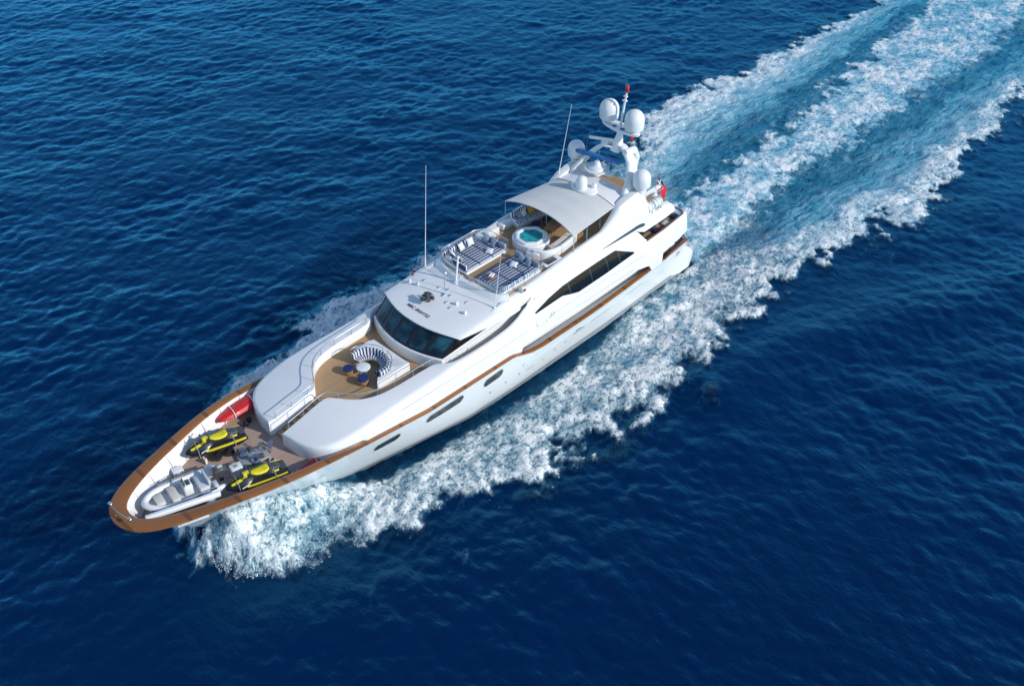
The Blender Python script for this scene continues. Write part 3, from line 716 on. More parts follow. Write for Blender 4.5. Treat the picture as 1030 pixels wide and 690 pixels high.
# roof with brow
def ztop(x, t): return ip(x, [(20.6, 7.12), (22, 7.22), (24, 7.36), (25.4, 7.43), (28.3, 7.5)]) - .10 * t * t - .10 * t ** 6
rows = []
for i in range(29):
    f = i / 28; row = []
    for t in np.linspace(-1, 1, 31):
        xf = 20.72 + .87 * t * t; x = xf + (28.3 - xf) * f; yb = ip(x, [(21.5, 3.42), (25, 3.47), (28.3, 3.42)])
        row.append((x, yb * math.copysign(abs(t) ** .96, t), ztop(x, t)))
    def skirt(sg_):
        xf = 21.59; x = xf + (28.3 - xf) * f; yb = ip(x, [(21.5, 3.42), (25, 3.47), (28.3, 3.42)]); zl = ip(x, [(21.5, 6.90), (25.8, 6.30), (27, 6.32), (28.3, 6.5)])
        z0 = ztop(x, 1); return [(x, sg_ * (yb - .22), zl), (x, sg_ * (yb + .05), zl + .02), (x, sg_ * (yb + .10), zl + (z0 - zl) * .5), (x, sg_ * (yb + .07), z0 - .06)]
    rows.append(skirt(-1) + row + list(reversed(skirt(1))))
lip = [(x + .03, y, z - .13 if 4 <= k < len(rows[0]) - 4 else z) for k, (x, y, z) in enumerate(rows[0])]
und = [(x + .4, y * .97, z - .14 if 4 <= k < len(rows[0]) - 4 else z) for k, (x, y, z) in enumerate(rows[0])]
lip0 = [(x - .03, y, z - .05 if 4 <= k < len(rows[0]) - 4 else z) for k, (x, y, z) in enumerate(rows[0])]
ROOF = MB().loft([und, lip, lip0] + rows).build('wheelhouse_roof', WHITE, YA, 50)
def text(name, body, size, M, m, parent, ext=0.004, sp=1.0):
    cu = bpy.data.curves.new(name, 'FONT'); cu.body = body; cu.size = size; cu.extrude = ext; cu.align_x = 'CENTER'; cu.align_y = 'CENTER'; cu.space_character = sp; cu.offset = 0.006
    to = bpy.data.objects.new(name + '_tmp', cu); COL.objects.link(to)
    me = bpy.data.meshes.new_from_object(to.evaluated_get(bpy.context.evaluated_depsgraph_get())); bpy.data.objects.remove(to)
    me.transform(M); me.materials.clear(); me.materials.append(m)
    o = bpy.data.objects.new(name, me); COL.objects.link(o); o.parent = parent; return o
# lettering reads with its foot towards the bow
Mt = Matrix(((0, 1, 0, 21.58), (-1, 0, 0, .24), (0, 0, 1, 7.205), (0, 0, 0, 1)))
text('roof_lettering', 'MBC BRE4TE2', .32, Mt, TEXTM, ROOF)
# horn cluster on the roof with its lobes
HC = MB().lathe([(.09, 0), (.07, .1), (.05, .35)], (22.55, .42, 7.2), 12).build('horn_cluster', STEEL, ROOF)
for a, el, L_ in ((20, .3, .42), (95, .5, .40), (165, .25, .44), (235, .45, .42), (305, .3, .40), (60, 1.0, .45), (250, 1.05, .42)):
    d = Vector((math.cos(R(a)) * math.cos(el), math.sin(R(a)) * math.cos(el), math.sin(el))); o = Vector((22.55, .42, 7.5))
    MB().tube([o, o + d * L_ * .4, o + d * L_ * .8, o + d * L_], [.05, .06, .13, .16], 10).build('horn', DGREY, HC)
for x, y in ((23.2, 2.85), (23.3, 2.2), (23.55, -1.15), (23.3, -2.15)):
    b = MB().lathe([(.10, 0), (.10, .03), (.03, .05)], (x, y, ztop(x, y / 3.4) + .0), 12); b.ball((x, y, ztop(x, y / 3.4) + .14), .11, 12); b.build('roof_floodlight', WHITE, ROOF)
for x, y in ((23.6, .1), (23.9, -.25), (23.25, -.55), (24.0, .9), (24.1, -1.5), (23.9, 2.2), (24.2, .3), (23.05, -1.1)):
    MB().box((x, y, ztop(x, y / 3.4) + .05), (.20, .05, .10), .2, .02).build('roof_fitting', STEEL, ROOF)
def whip(name, base, top, r0, r1, m=WHITE, n=6):
    b, t = Vector(base), Vector(top); mb = MB(); mb.tube([b, b.lerp(t, .08), b.lerp(t, .1), b.lerp(t, .5), t], [r0 * 1.8, r0 * 1.6, r0, (r0 + r1) / 2, r1], n)
    mb.lathe([(r0 * 3, -.02), (r0 * 3, .05), (r0 * 1.6, .08)], base, 10); return mb.build(name, m, YA)
whip('whip_antenna', (24.93, 3.25, 7.3), (25.5, 3.3, 14.6), .030, .012)
whip('whip_antenna', (24.95, -3.07, 7.3), (25.75, -2.95, 11.3), .026, .010)
whip('whip_antenna', (37.2, 2.75, 9.2), (38.35, 2.75, 14.2), .028, .010)
whip('lamp_post', (25.05, .5, 7.42), (25.35, .55, 9.1), .07, .055, WHITE, 10)
mb = MB(); mb.ball((25.38, .55, 9.15), .1, 10); mb.build('post_lamp', WHITE, YA)
whip('short_mast', (23.75, .25, 7.32), (23.95, .25, 8.75), .035, .028, STEEL)
mb = MB(); mb.ball((23.97, .25, 8.82), .09, 10); mb.build('anchor_light', WHITE, YA)
whip('jackstaff', (23.9, 3.35, 7.2), (24.0, 3.36, 7.95), .03, .03, MAHOG)

# --- superstructure sides
WINTOP = [(27.6, 5.98), (29.0, 6.29), (30.45, 6.48), (31.93, 6.53), (33.9, 6.58), (35.6, 6.60), (35.8, 6.59), (37.5, 5.80)]
WINBOT = [(27.6, 5.92), (30.2, 5.98), (31.0, 5.74), (31.7, 5.57), (34.5, 5.62), (37.5, 5.76)]
def zA(x): return ip(x, [(26.3, 4.22), (27.5, 4.25), (33, 4.2), (37.6, 4.3), (39.2, 3.9), (39.5, 3.36), (40.75, 3.36), (40.8, 4.15), (44.2, 4.35)])
def zB(x): return ip(x, [(27.7, 6.9), (28.4, 7.2), (38.2, 7.0), (38.75, 6.3), (38.95, 5.9), (44.4, 5.95)])
def zcrest(x): return ip(x, [(23.9, 7.12), (24.6, 7.27), (25.6, 7.40), (28.5, 7.55), (32, 7.92), (35.2, 8.15), (36.3, 8.65), (37.2, 9.30), (38.6, 9.55), (39.2, 9.45), (39.7, 8.6), (40.1, 7.8), (40.6, 7.55), (42.4, 7.2), (42.7, 6.95)])
for s in (1, -1):
    rows = []
    for x in list(np.arange(27.6, 39.0, .4)) + [39.15, 39.35, 39.5, 39.9, 40.3, 40.74, 40.8, 41.2, 41.8, 42.4, 43, 43.6, 44.0]:
        a, b = zA(x), zB(x); k = kx(x)
        rows.append([(x, s * (ysh(a) * k - .22), a - .0)] + [(x, s * ysh(a + (b - a) * q) * k, a + (b - a) * q) for q in np.linspace(0, 1, 9)] + ([(x, s * (ysh(b) * k - .16), b)] if x > 38.8 else []))
    m1 = max(len(r) for r in rows); rows = [r + [r[-1]] * (m1 - len(r)) for r in rows]
    SIDE = MB().loft(rows, caps=False).build('superstructure_side', WHITE, YA, 40)
    # upper wing: shoulder of the sundeck that sweeps up to the arch
    rows = []
    for x in list(np.arange(23.9, 39, .35)) + [39.1, 39.4, 39.6, 39.8, 40.0, 40.3, 40.8, 41.4, 42, 42.4, 42.65]:
        c = zcrest(x); k = kx(x); low = ip(x, [(23.9, 6.95), (24.6, 7.05), (27.5, 6.95), (28.5, 6.9), (38.3, 6.9), (38.9, 6.6), (42.6, 6.55)]); yl = ysh(low) * k + .012
        if x < 28: yl = ip(x, [(23.9, 3.3), (24.6, 3.42), (26, 3.46), (27, 3.52), (28, ysh(6.9) + .012)])
        yg = ip(x, [(23.9, 3.2), (24.6, 3.25), (28, 3.22), (35, 3.2), (37.2, 3.05), (39.3, 3.1), (40.5, 3.45), (42.7, 3.3)]); yi = ip(x, [(24.6, 3.0), (28, 2.92), (35, 2.92), (37.2, 2.5), (39.3, 2.5), (40.2, 2.6), (42.7, 2.6)])
        mid_ = (low + c) / 2
        rows.append([(x, s * (yl - .2), low), (x, s * yl, low), (x, s * (yl * .75 + yg * .25 + .04), low * .55 + c * .45), (x, s * (yl * .3 + yg * .7 + .02), low * .2 + c * .8), (x, s * (yg - .04), c - .02), (x, s * (yg * .5 + yi * .5), c + .015), (x, s * yi, c - .03), (x, s * (yi - .02), min(c - .06, 7.3))])
    WING = MB().loft(rows, caps=True).build('sundeck_wing', WHITE, YA, 50)
    # long dark upper-deck window and its panes
    def sidepatch(xs, zb_, zt_, off, m=6):
        return MB().loft([[(x, s * (ysh(zb_(x) + (zt_(x) - zb_(x)) * j / m) * kx(x) + off), zb_(x) + (zt_(x) - zb_(x)) * j / m) for j in range(m + 1)] for x in xs])
    fr = sidepatch(np.linspace(27.62, 37.48, 60), lambda x: ip(x, WINBOT) - .03, lambda x: ip(x, WINTOP) + .03, .010).build('deck_window', BLACK, SIDE)
    eds = [27.75, 30.95, 33.1, 34.75, 36.0, 37.4]
    for a, b in zip(eds, eds[1:]):
        sidepatch(np.linspace(a + .07, b - .07, 16), lambda x: ip(x, WINBOT) + .02, lambda x: ip(x, WINTOP) - .02, .018).build('pane', GLASS, fr)
    # slim dark air intake on the wing
    q = []
    for x in np.linspace(34.5, 39.0, 26):
        zc_ = ip(x, [(34.5, 7.22), (38.6, 7.25), (39, 7.2)]); h = ip(x, [(34.5, .01), (36.5, .17), (38.55, .28), (38.95, .26), (39.0, .1)]); c = zcrest(x)
        low = ip(x, [(28.5, 6.9), (38.3, 6.9), (38.9, 6.6)]); k = kx(x); yl = ysh(low) * k + .012; yg = ip(x, [(28, 3.22), (35, 3.2), (37.2, 3.05), (39.3, 3.1)])
        pts = [(yl, low), (yl * .75 + yg * .25 + .06, low * .55 + c * .45), (yl * .3 + yg * .7 + .05, low * .2 + c * .8), (yg - .04, c - .02)]
        yy = lambda z: ip(z, [(p[1], p[0]) for p in pts]) + .02
        q.append([(x, s * yy(zc_ - h / 2 + h * j / 4), zc_ - h / 2 + h * j / 4) for j in range(5)])
    MB().loft(q).build('air_intake', DGREY, WING)
    MB().tube([(x, s * (ysh(z) + .004), z) for x, z in ((27.8, 4.78), (29.0, 5.15), (31, 5.22), (34, 5.22), (38.5, 5.12))], .013, 5).build('side_groove', GROOVE, SIDE)
    MB().tube([(27.85, s * (ysh(5.5) + .006), 5.5), (27.55, s * (ysh(5.42) + .01), 5.40), (27.5, s * (ysh(5.2) + .02), 5.15), (27.75, s * (ysh(4.9) + .006), 4.95)], .016, 5).build('side_groove', MARKM, SIDE)
    MB().tube([(x, s * (ysh(4.56) + .004), 4.56) for x in (29.2, 33, 37.4)], .011, 5).build('side_groove', GROOVE, SIDE)
    MB().tube([(x, s * (ysh(4.47) + .004), 4.47) for x in (31.4, 34, 37.4)], .011, 5).build('side_groove', GROOVE, SIDE)
    MB().tube([(x, s * (ysh(z) * kx(x) + .006), z) for x, z in ((28.6, 6.93), (31, 6.92), (35, 6.91), (38.2, 6.9))], .012, 5).build('side_groove', GROOVE, SIDE)
    # flowing maker's emblem
    def em(pts, r=.022): return [(28.9 + a, s * (ysh(5.1 + b) + .008), 5.1 + b) for a, b in pts]
    e = MB(); e.tube(em([(-.45, -.22), (-.3, -.05), (-.1, .02), (.05, -.05)]), .020, 5); e.tube(em([(-.05, -.12), (.0, .1), (.06, .26), (.12, .2), (.05, -.02), (.2, -.06)]), .024, 5); e.tube(em([(.2, -.1), (.26, .1), (.32, .25), (.38, .2), (.3, 0)]), .024, 5); e.build('side_emblem', MARKM, SIDE)
    # side deck of the main deck: wall, deck, drop in the bulwark
    MB().loft([[(x, s * 3.35, 2.3), (x, s * 3.35, 4.2)] for x in (26.4, 33, 40.6)]).build('main_deck_wall', WHITE, YA)
    MB().loft([[(x, s * 3.3, 2.8), (x, s * (hully(x, 2.8) - .05), 2.8)] for x in np.arange(26.4, 40.7, 1.0)]).build('main_side_deck', WMATT, YA)
    MB().loft([[(x, s * (ip(x, DPY) - .2), 2.4), (x, s * (ip(x, DPY) - .2), ip(x, DPZ))] for x in np.arange(26.4, 44.4, .6)]).build('bulwark_inside', LGREY, YA)
    mb = MB(); mb.box((26.3, s * 3.72, 3.6), (.1, .7, 1.2)); mb.build('side_deck_bulkhead', LGREY, YA)
    mb = MB(); mb.loft([[(40.78, s * 3.2, 2.4), (40.78, s * 3.75, 2.6)], [(40.78, s * 3.2, 4.2), (40.78, s * 3.75, 4.2)]]); mb.build('cockpit_bulkhead', WOOD, YA)
    # searchlight and black slot by the wheelhouse wing
    mb = MB(); mb.tube([(26.9, s * 3.62, 6.55), (27.4, s * 3.62, 6.6), (27.95, s * 3.63, 6.75)], [.09, .12, .09], 8); mb.build('wing_slot', BLACK, ROOF)
    mb = MB(); mb.lathe([(.08, 0), (.08, .12), (.14, .16), (.15, .4), (.1, .46)], (27.2, s * 3.34, 7.42), 12); CAMR = mb.build('dome_camera', WHITE, WING)
    mb = MB(); mb.tube([(27.2, s * 3.44, 7.72), (27.25, s * 3.56, 7.70)], .10, 10); mb.build('lens', REDL, CAMR)
# decks
def slab(name, x0, x1, z, m, yk, th=.12, zt=None):
    mb = MB(); xs = np.linspace(x0, x1, 14)
    top = [[(x, -yk(x), z), (x, yk(x), z)] for x in xs]; bot = [[(x, -yk(x), z - th), (x, yk(x), z - th)] for x in xs]
    mb.loft(top); mb.loft(bot); mb.loft([top[0], bot[0]]); mb.loft([top[-1], bot[-1]])
    mb.loft([[r[0] for r in top], [r[0] for r in bot]]); mb.loft([[r[1] for r in top], [r[1] for r in bot]])
    return mb.build(name, m, YA)
slab('sundeck', 25.9, 38.4, 7.5, TEAK, lambda x: 2.96, .2)
slab('sundeck_aft', 38.4, 42.4, 7.3, TEAK, lambda x: 2.95, .2)
slab('upper_deck', 28.5, 43.8, 5.3, TEAK, lambda x: 4.0 * kx(x), .5)
slab('main_deck', 40.0, 44.3, 2.85, TEAK, lambda x: 3.9 * kx(x), .2)
MB().box((38.6, 0, 5.95), (.12, 7.0, 1.9)).build('upper_bulkhead', CREAM, YA)
MB().box((40.7, 0, 3.5), (.12, 6.4, 2.0)).build('main_bulkhead', CREAM, YA)
for z, x, yk in ((5.97, 43.75, 3.62), (3.56, 44.35, 3.6)):
    nm = 'aft_rail'
    pth = [(38.95 if z > 5 else 41.0, -(ysh(z) * .985), z)] + [(xx, -ysh(z) * kx(xx) + .03, z) for xx in ([40, 41, 42, 43] if z > 5 else [42, 43])] + [(x - .2, -yk - .02, z), (x, -yk + .25, z), (x, yk - .25, z), (x - .2, yk + .02, z)] + [(xx, ysh(z) * kx(xx) - .03, z) for xx in ([43, 42, 41, 40] if z > 5 else [43, 42])] + [(38.95 if z > 5 else 41.0, ysh(z) * .985, z)]
    RL = MB().tube(pth, .062, 8).build(nm, MAHOG, YA)
    mb = MB()
    for y in np.linspace(-yk + .3, yk - .3, 7): mb.tube([(x, y, z), (x, y, z - .7)], .022, 6)
    posts(mb, 'stanchion', STEEL, RL)
    MB().box((x - .05, 0, z - .75), (.1, yk * 2 - .1, .35), 0, .03).build('aft_bulwark', WHITE, YA)
# --- sundeck: front coaming, sunpads, balustrade
arc = [(26.25 - .0 + 0, -3.02), (25.75, -2.6), (25.45, -1.6), (25.32, -.6), (25.32, .6), (25.45, 1.6), (25.75, 2.6), (26.25, 3.02)]
AP = [Vector(p) for p in spl([(x, y, 0) for x, y in arc], 40)]
rows = []
for i, p in enumerate(AP):
    a, b = AP[max(0, i - 1)], AP[min(39, i + 1)]; t = (b - a).normalized(); n = Vector((t.y, -t.x, 0))
    if n.x > 0: n = -n
    rows.append([(p.x + n.x * d, p.y + n.y * d, z) for d, z in ((.42, 7.36), (.22, 7.46), (.12, 7.62), (.06, 7.66), (-.08, 7.66), (-.1, 7.48))])
FC = MB().loft(rows, caps=True).build('sundeck_coaming', WHITE, YA)
for s in (1, -1):
    sec = [Vector((p.x + .02, p.y, 0)) for p in AP if p.y * s > .42]
    if s > 0: sec = sec
    else: sec = list(reversed(sec))
    side = [Vector((x, s * 2.98, 0)) for x in np.arange(26.7, 29.7, .5)] + [Vector((29.85, s * 2.6, 0)), Vector((29.9, s * 1.6, 0)), Vector((29.9, s * .5, 0))]
    pth = sec + side
    H = MB().tube([(p.x, p.y, 8.28) for p in pth], .022, 6).build('balustrade_rail', STEEL, YA)
    MB().loft([[(p.x, p.y, 7.62), (p.x, p.y, 8.26)] for p in pth]).build('glass_panel', BALU, H)
    mb = MB(); d = 9
    for a, b in zip(pth, pth[1:]):
        d += (b - a).length
        if d > .7: mb.tube([(a.x, a.y, 7.6), (a.x, a.y, 8.28)], .016, 6); d = 0
    posts(mb, 'stanchion', STEEL, H)
    # pad plinth, three striped mattresses, striped backrests round the outside
    x0, x1, y0, y1 = 25.95, 29.6, .40, 2.72
    MB().box(((x0 + x1) / 2, s * (y0 + y1) / 2, 7.58), (x1 - x0, y1 - y0, .16), 0, .05).build('sunpad_plinth', WHITE, YA)
    for k in range(3):
        xa = x0 + .08 + k * 1.17
        cu = MB().box((xa + .575, s * (y0 + y1) / 2, 7.74), (1.13, y1 - y0 - .08, .17), 0, .06).build('sunpad_mattress', PADS, YA)
        if k: MB().box((xa - .015, s * (y0 + y1) / 2, 7.80), (.07, y1 - y0 - .1, .06), 0, .02).build('sunpad_piping', NAVY, cu)
    mb = MB()
    for k in range(4): mb.box((26.3 + k * .62 + .0, s * 2.76, 7.98), (.56, .2, .36), 0, .09)
    posts(mb, 'side_backrest', PADL, YA)
    mb = MB()
    for k in range(3): mb.box((29.52, s * (.75 + k * .75), 7.98), (.22, .68, .38), 0, .09)
    posts(mb, 'aft_backrest', CUSHG, YA)
    if s > 0:
        mb = MB()
        for k in range(3): mb.box((26.0 + .06 * (k - 0) , s * (.8 + k * .72), 7.98), (.2, .64, .36), -.06 * k, .08)
        posts(mb, 'front_backrest', PADL, YA)
MB().box((28, 0, 7.53), (4.4, .74, .05), 0, .01).build('sunpad_walkway', TEAK, YA)
# hot tub on its round base with a curved bench to port
tb = (31.5, 0.0)
MB().lathe([(1.22, 7.4), (1.22, 7.98), (1.15, 8.06), (.98, 8.08)], (tb[0], tb[1], 0), 40, sy=1.06, caps=False).build('hot_tub_base', WHITE, YA)
mb = MB(); mb.lathe([(1.08, 8.07), (1.08, 8.16), (1.02, 8.2), (.90, 8.2), (.82, 8.15), (.78, 7.95), (.6, 7.6), (.01, 7.58)], (tb[0], tb[1], 0), 8, rz=R(22.5), sx=1.05, caps=False); TUB = mb.build('hot_tub', WHITE, YA, 30)
MB().lathe([(.84, 8.10), (.01, 8.10)], (tb[0], tb[1], 0), 8, rz=R(22.5), sx=1.05, caps=False).build('hot_tub_water', POOL, TUB)
mb = MB()
for a in (40, 150, 220, 320): mb.ball((tb[0] + .55 * math.cos(R(a)), tb[1] + .5 * math.sin(R(a)), 8.11), .06, 8)
posts(mb, 'head_pad', DGREY, TUB)
bw = spl([(30.35, -1.35, 0), (30.75, -2.0, 0), (31.7, -2.3, 0), (32.7, -2.25, 0), (33.7, -2.1, 0)], 24); rows = []; r2 = []
for i, p in enumerate(bw):
    t = (bw[min(23, i + 1)] - bw[max(0, i - 1)]).normalized(); n = Vector((-t.y, t.x, 0))
    rows.append([(p.x + n.x * d, p.y + n.y * d, z) for d, z in ((0, 7.45), (-.03, 8.1), (.03, 8.16), (.16, 8.16), (.2, 8.1), (.22, 7.45))])
    r2.append([(p.x + n.x * d, p.y + n.y * d, z) for d, z in ((.22, 7.45), (.22, 7.98), (.3, 8.02), (.8, 8.0), (.86, 7.94), (.86, 7.45))])
BN = MB().loft(rows, caps=True).build('curved_bench', WHITE, YA); MB().loft(r2[9:], caps=True).build('bench_cushion', CREAM, BN)
MB().box((30.55, -1.15, 7.72), (.75, .9, .5), .5, .06).build('tub_step', WHITE, YA)
MB().box((29.95, 2.55, 7.78), (1.75, .62, .6), 0, .06).build('sundeck_cabinet', WHITE, YA)
MB().box((32.0, 2.6, 7.7), (1.5, .55, .42), 0, .05).build('sundeck_locker', WHITE, YA)
MB().box((30.65, -2.62, 7.78), (1.5, .5, .06), .0, .02).build('companion_frame', WHITE, YA)
MB().box((30.6, -2.62, 7.815), (.9, .4, .03), 0, .01).build('companion_hatch', DGREY, YA)
MB().box((29.75, 1.55, 7.75), (.35, 1.0, .3), 0, .04).build('pad_side_locker', NAVY, YA)
# striped sofa under the awning
mb = MB(); mb.box((33.4, 2.05, 7.72), (2.5, .9, .42), -.12, .06); SF = mb.build('striped_sofa', WHITE, YA)
mb = MB(); mb.box((33.4, 2.0, 7.98), (2.45, .85, .14), -.12, .06); mb.build('seat_cushion', PADL, SF)
mb = MB(); mb.box((33.45, 2.45, 8.2), (2.45, .2, .5), -.12, .08); mb.build('backrest', PADL, SF)
mb = MB(); mb.box((36.2, .9, 7.9), (1.0, 2.2, .85), 0, .06); mb.build('bar_counter', WHITE, YA)
# awning with its poles, plinth and hard top behind
def awz(t, f):
    return (9.16 + .44 * (1 - abs(t) ** 2.4)) * (1 - f) + (9.08 + .38 * (1 - abs(t) ** 2.4)) * f + .05 * math.sin(f * math.pi) * 0
def awp(t, f, dz=0): return (32.22 + .28 * (1 - t * t) * (1 - f) - .0 + (36.85 - 32.22 - .28 * (1 - t * t) * (1 - f) * 0) * f - .1 * (1 - f) * (1 - abs(t)) * 0, t * (3.1 * (1 - f) + 2.62 * f), awz(t, f) + dz - .05 * math.sin(3 * math.pi * f) ** 2 * (1 - t * t))
T_ = np.linspace(-1, 1, 25); F_ = np.linspace(0, 1, 16)
AW = MB(); AW.loft([[awp(t, f) for t in T_] for f in F_]); AW.loft([[awp(t, f, -.035) for t in T_] for f in F_])
AW.loft([[awp(t, 0) for t in T_], [awp(t, 0, -.035) for t in T_]])
for e in (-1, 1): AW.loft([[awp(e, f) for f in F_], [awp(e, f, -.035) for f in F_]])
AWN = AW.build('awning', CANVAS, YA, 40)
for t in (-.5, 0, .5): MB().tube([awp(t, f, -.004) for f in F_], .008, 4).build('awning_seam', GREY if 0 else CANVAS, AWN)
MB().tube([awp(t, 0, -.02) for t in T_], .03, 6).build('awning_edge_pole', CANVAS, AWN)
MB().tube([awp(t, 1, .012) for t in T_ if t > .38], .03, 6).build('awning_lacing', GREY, AWN)
MB().tube([awp(t, 1, .012) for t in T_ if t < -.38], .03, 6).build('awning_lacing', GREY, AWN)
for t, f in ((-1, 0), (1, 0), (-.99, .33), (.99, .33), (-.97, .66), (.97, .66), (.02, .12)):
    p = awp(t, f); MB().tube([(p[0] + .02, p[1], p[2] - .02), (p[0] + .04, p[1], 7.45)], .032, 8).build('awning_pole', STEEL, AWN)
def ht(t, f):   # hard top
    return (36.85 + 1.75 * f, t * (2.62 - .2 * f), awz(t, 1) + .012 - .12 * f * (1 - t * t) + .1 * f)
HT_ = MB(); HT_.loft([[ht(t, f) for t in T_] for f in (0, .3, .6, .9, 1)]); HT_.loft([[tuple(np.array(ht(t, f)) - (0, 0, .16)) for t in T_] for f in (0, 1)])
HT_.loft([[ht(t, 1) for t in T_], [tuple(np.array(ht(t, 1)) - (0, 0, .16)) for t in T_]]); HTOP = HT_.build('hard_top', WHITE, YA)
mb = MB(); mb.lathe([(1.05, -.14), (1.05, .05), (.98, .1), (.3, .14)], (36.75, .02, 9.48), 36, sx=.62); PL = mb.build('dome_plinth', WHITE, YA)
mb = MB(); mb.lathe([(.36, .1), (.38, .2), (.38, .62), (.33, .82), (.2, .94), (.02, .98)], (36.55, .06, 9.50), 24); mb.build('small_radar_dome', WDOME, PL)
mb = MB(); mb.lathe([(.16, .1), (.2, .2), (.2, .3), (.15, .42), (.02, .48)], (37.15, -.55, 9.47), 18); mb.build('tiny_gps_dome', WDOME, PL)
# arch legs and mast
def beam(name, stations, parent, m=WHITE):
    rows = []
    for (x, y, z), wx, wy in stations:
        rows.append([(x + wx * math.copysign(abs(math.cos(a)) ** .6, math.cos(a)), y + wy * math.copysign(abs(math.sin(a)) ** .6, math.sin(a)), z) for a in np.linspace(0, 2 * math.pi, 17)[:-1]])
    return MB().loft(rows, cu=True, caps=True).build(name, m, parent, 50)
for s in (1, -1):
    beam('arch_leg', [((38.55, s * 2.35, 8.6), .75, .26), ((38.75, s * 2.3, 9.5), .62, .22), ((39.35, s * 2.0, 10.2), .50, .20), ((39.9, s * 1.45, 10.85), .44, .22), ((40.05, s * .9, 11.3), .32, .20), ((40.12, s * .42, 11.6), .26, .24)], YA)
    beam('dome_bracket', [((39.3, s * 2.75, 8.4), .7, .3), ((39.3, s * 2.85, 9.2), .42, .3), ((39.3, s * 2.9, 9.66), .40, .40)], YA)
MAST = beam('radar_mast', [((40.0, 0, 11.1), .34, .40), ((40.15, 0, 11.7), .28, .32), ((40.3, 0, 12.25), .17, .20), ((40.36, 0, 12.62), .24, .38)], YA)
mb = MB(); mb.loft([[(39.6, 0, 9.9)] * 1 + []] if 0 else [[(38.95 + .9 * math.cos(a) * .9, .75 + .9 * math.sin(a), z) for a in np.linspace(0, 6.283, 25)[:-1]] for z in (9.75, 9.85)], cu=True, caps=True)
mb.lathe([(.62, .1), (.56, .22), (.3, .34), (.2, .5), (.16, .62)], (38.95, .75, 9.75), 24, caps=True); RB = mb.build('radar_pedestal', WHITE, YA)
mb = MB(); mb.box((38.95, .75, 9.72), (.3, 2.6, .16), 0, .04); mb.build('radar_shelf', WHITE, YA)
d = Vector((.72, -3.19, 0)); ang = math.atan2(d.y, d.x)
mb = MB(); mb.box((39.24, 1.05, 10.52), (3.3, .26, .26), ang, .05); mb.tube([(39.1, .9, 10.4), (38.98, .8, 10.2)], .12, 10); mb.build('covered_radar_scanner', BLUEC, YA)
mb = MB(); mb.box((39.62, .72, 11.82), (2.25, .16, .18), math.atan2(-1.85, 1.0), .04); SC2 = mb.build('radar_scanner', WHITE, MAST)
mb = MB(); mb.lathe([(.22, 11.35), (.25, 11.6), (.14, 11.74)], (39.62, .72, 0), 16); mb.box((39.85, .4, 11.36), (.7, .5, .1), -1.0, .03); mb.build('scanner_base', WHITE, MAST)
PF = MB().lathe([(1.0, 12.58), (1.03, 12.64), (1.03, 12.74), (.98, 12.78)], (40.36, 0, 0), 36, sx=.52, sy=1.58).build('mast_platform', WHITE, MAST)
def dome(name, c, r, h, parent, m=WDOME):
    q = h - r * 1.05
    return MB().lathe([(r * .55, 0), (r * .62, .12), (r * .93, .16), (r * .98, .3), (r, q), (r * .96, q + r * .28), (r * .84, q + r * .58), (r * .62, q + r * .84), (r * .34, q + r * .99), (.01, q + r * 1.05)], c, 28).build(name, m, parent)
dome('satellite_dome', (40.4, 1.12, 12.88), .68, 1.52, MAST); dome('satellite_dome', (40.36, -1.12, 12.88), .68, 1.52, MAST)
dome('satellite_dome', (39.25, 2.95, 9.68), .61, 1.32, YA); dome('satellite_dome', (39.25, -2.95, 9.66), .62, 1.38, YA)
PO = MB().tube([(40.3, 0, 12.7), (40.55, 0, 14.2), (40.75, 0, 15.2)], [.09, .08, .06], 10).build('mast_pole', WHITE, MAST)
mb = MB(); mb.lathe([(.11, 0), (.13, .05), (.13, .42), (.08, .5)], (40.78, 0, 15.15), 12); mb.build('mast_lamp', REDL, PO)
mb = MB(); mb.box((40.6, .0, 14.6), (.2, .34, .08), 0, .02); mb.box((40.66, 0, 14.9), (.16, .3, .08), 0, .02); mb.build('lamp_bracket', WHITE, PO)
for y in (.35, -.35): MB().lathe([(.17, 0), (.17, .02), (.10, .03)], (40.1, y, 12.785), 14).build('platform_hatch', BLUEC, PF)
MB().lathe([(.1, 0), (.12, .05), (.12, .3), (.06, .36)], (40.95, -.55, 11.6), 12).build('stern_lamp', REDL, MAST)
MB().tube([(39.8, -.9, 11.3), (40.7, -.95, 11.2), (41.0, -.9, 10.6), (40.9, -.8, 9.2)], [.24, .3, .34, .3], 12).build('exhaust_duct', WHITE, YA)
for x, y, h in ((38.6, 2.1, 1.6), (39.4, 2.2, 2.0), (40.5, 1.9, 1.5)): whip('short_aerial', (x, y, 9.6 if y < 2.15 else 9.4), (x + .12, y, 9.6 + h), .016, .008, GREY)
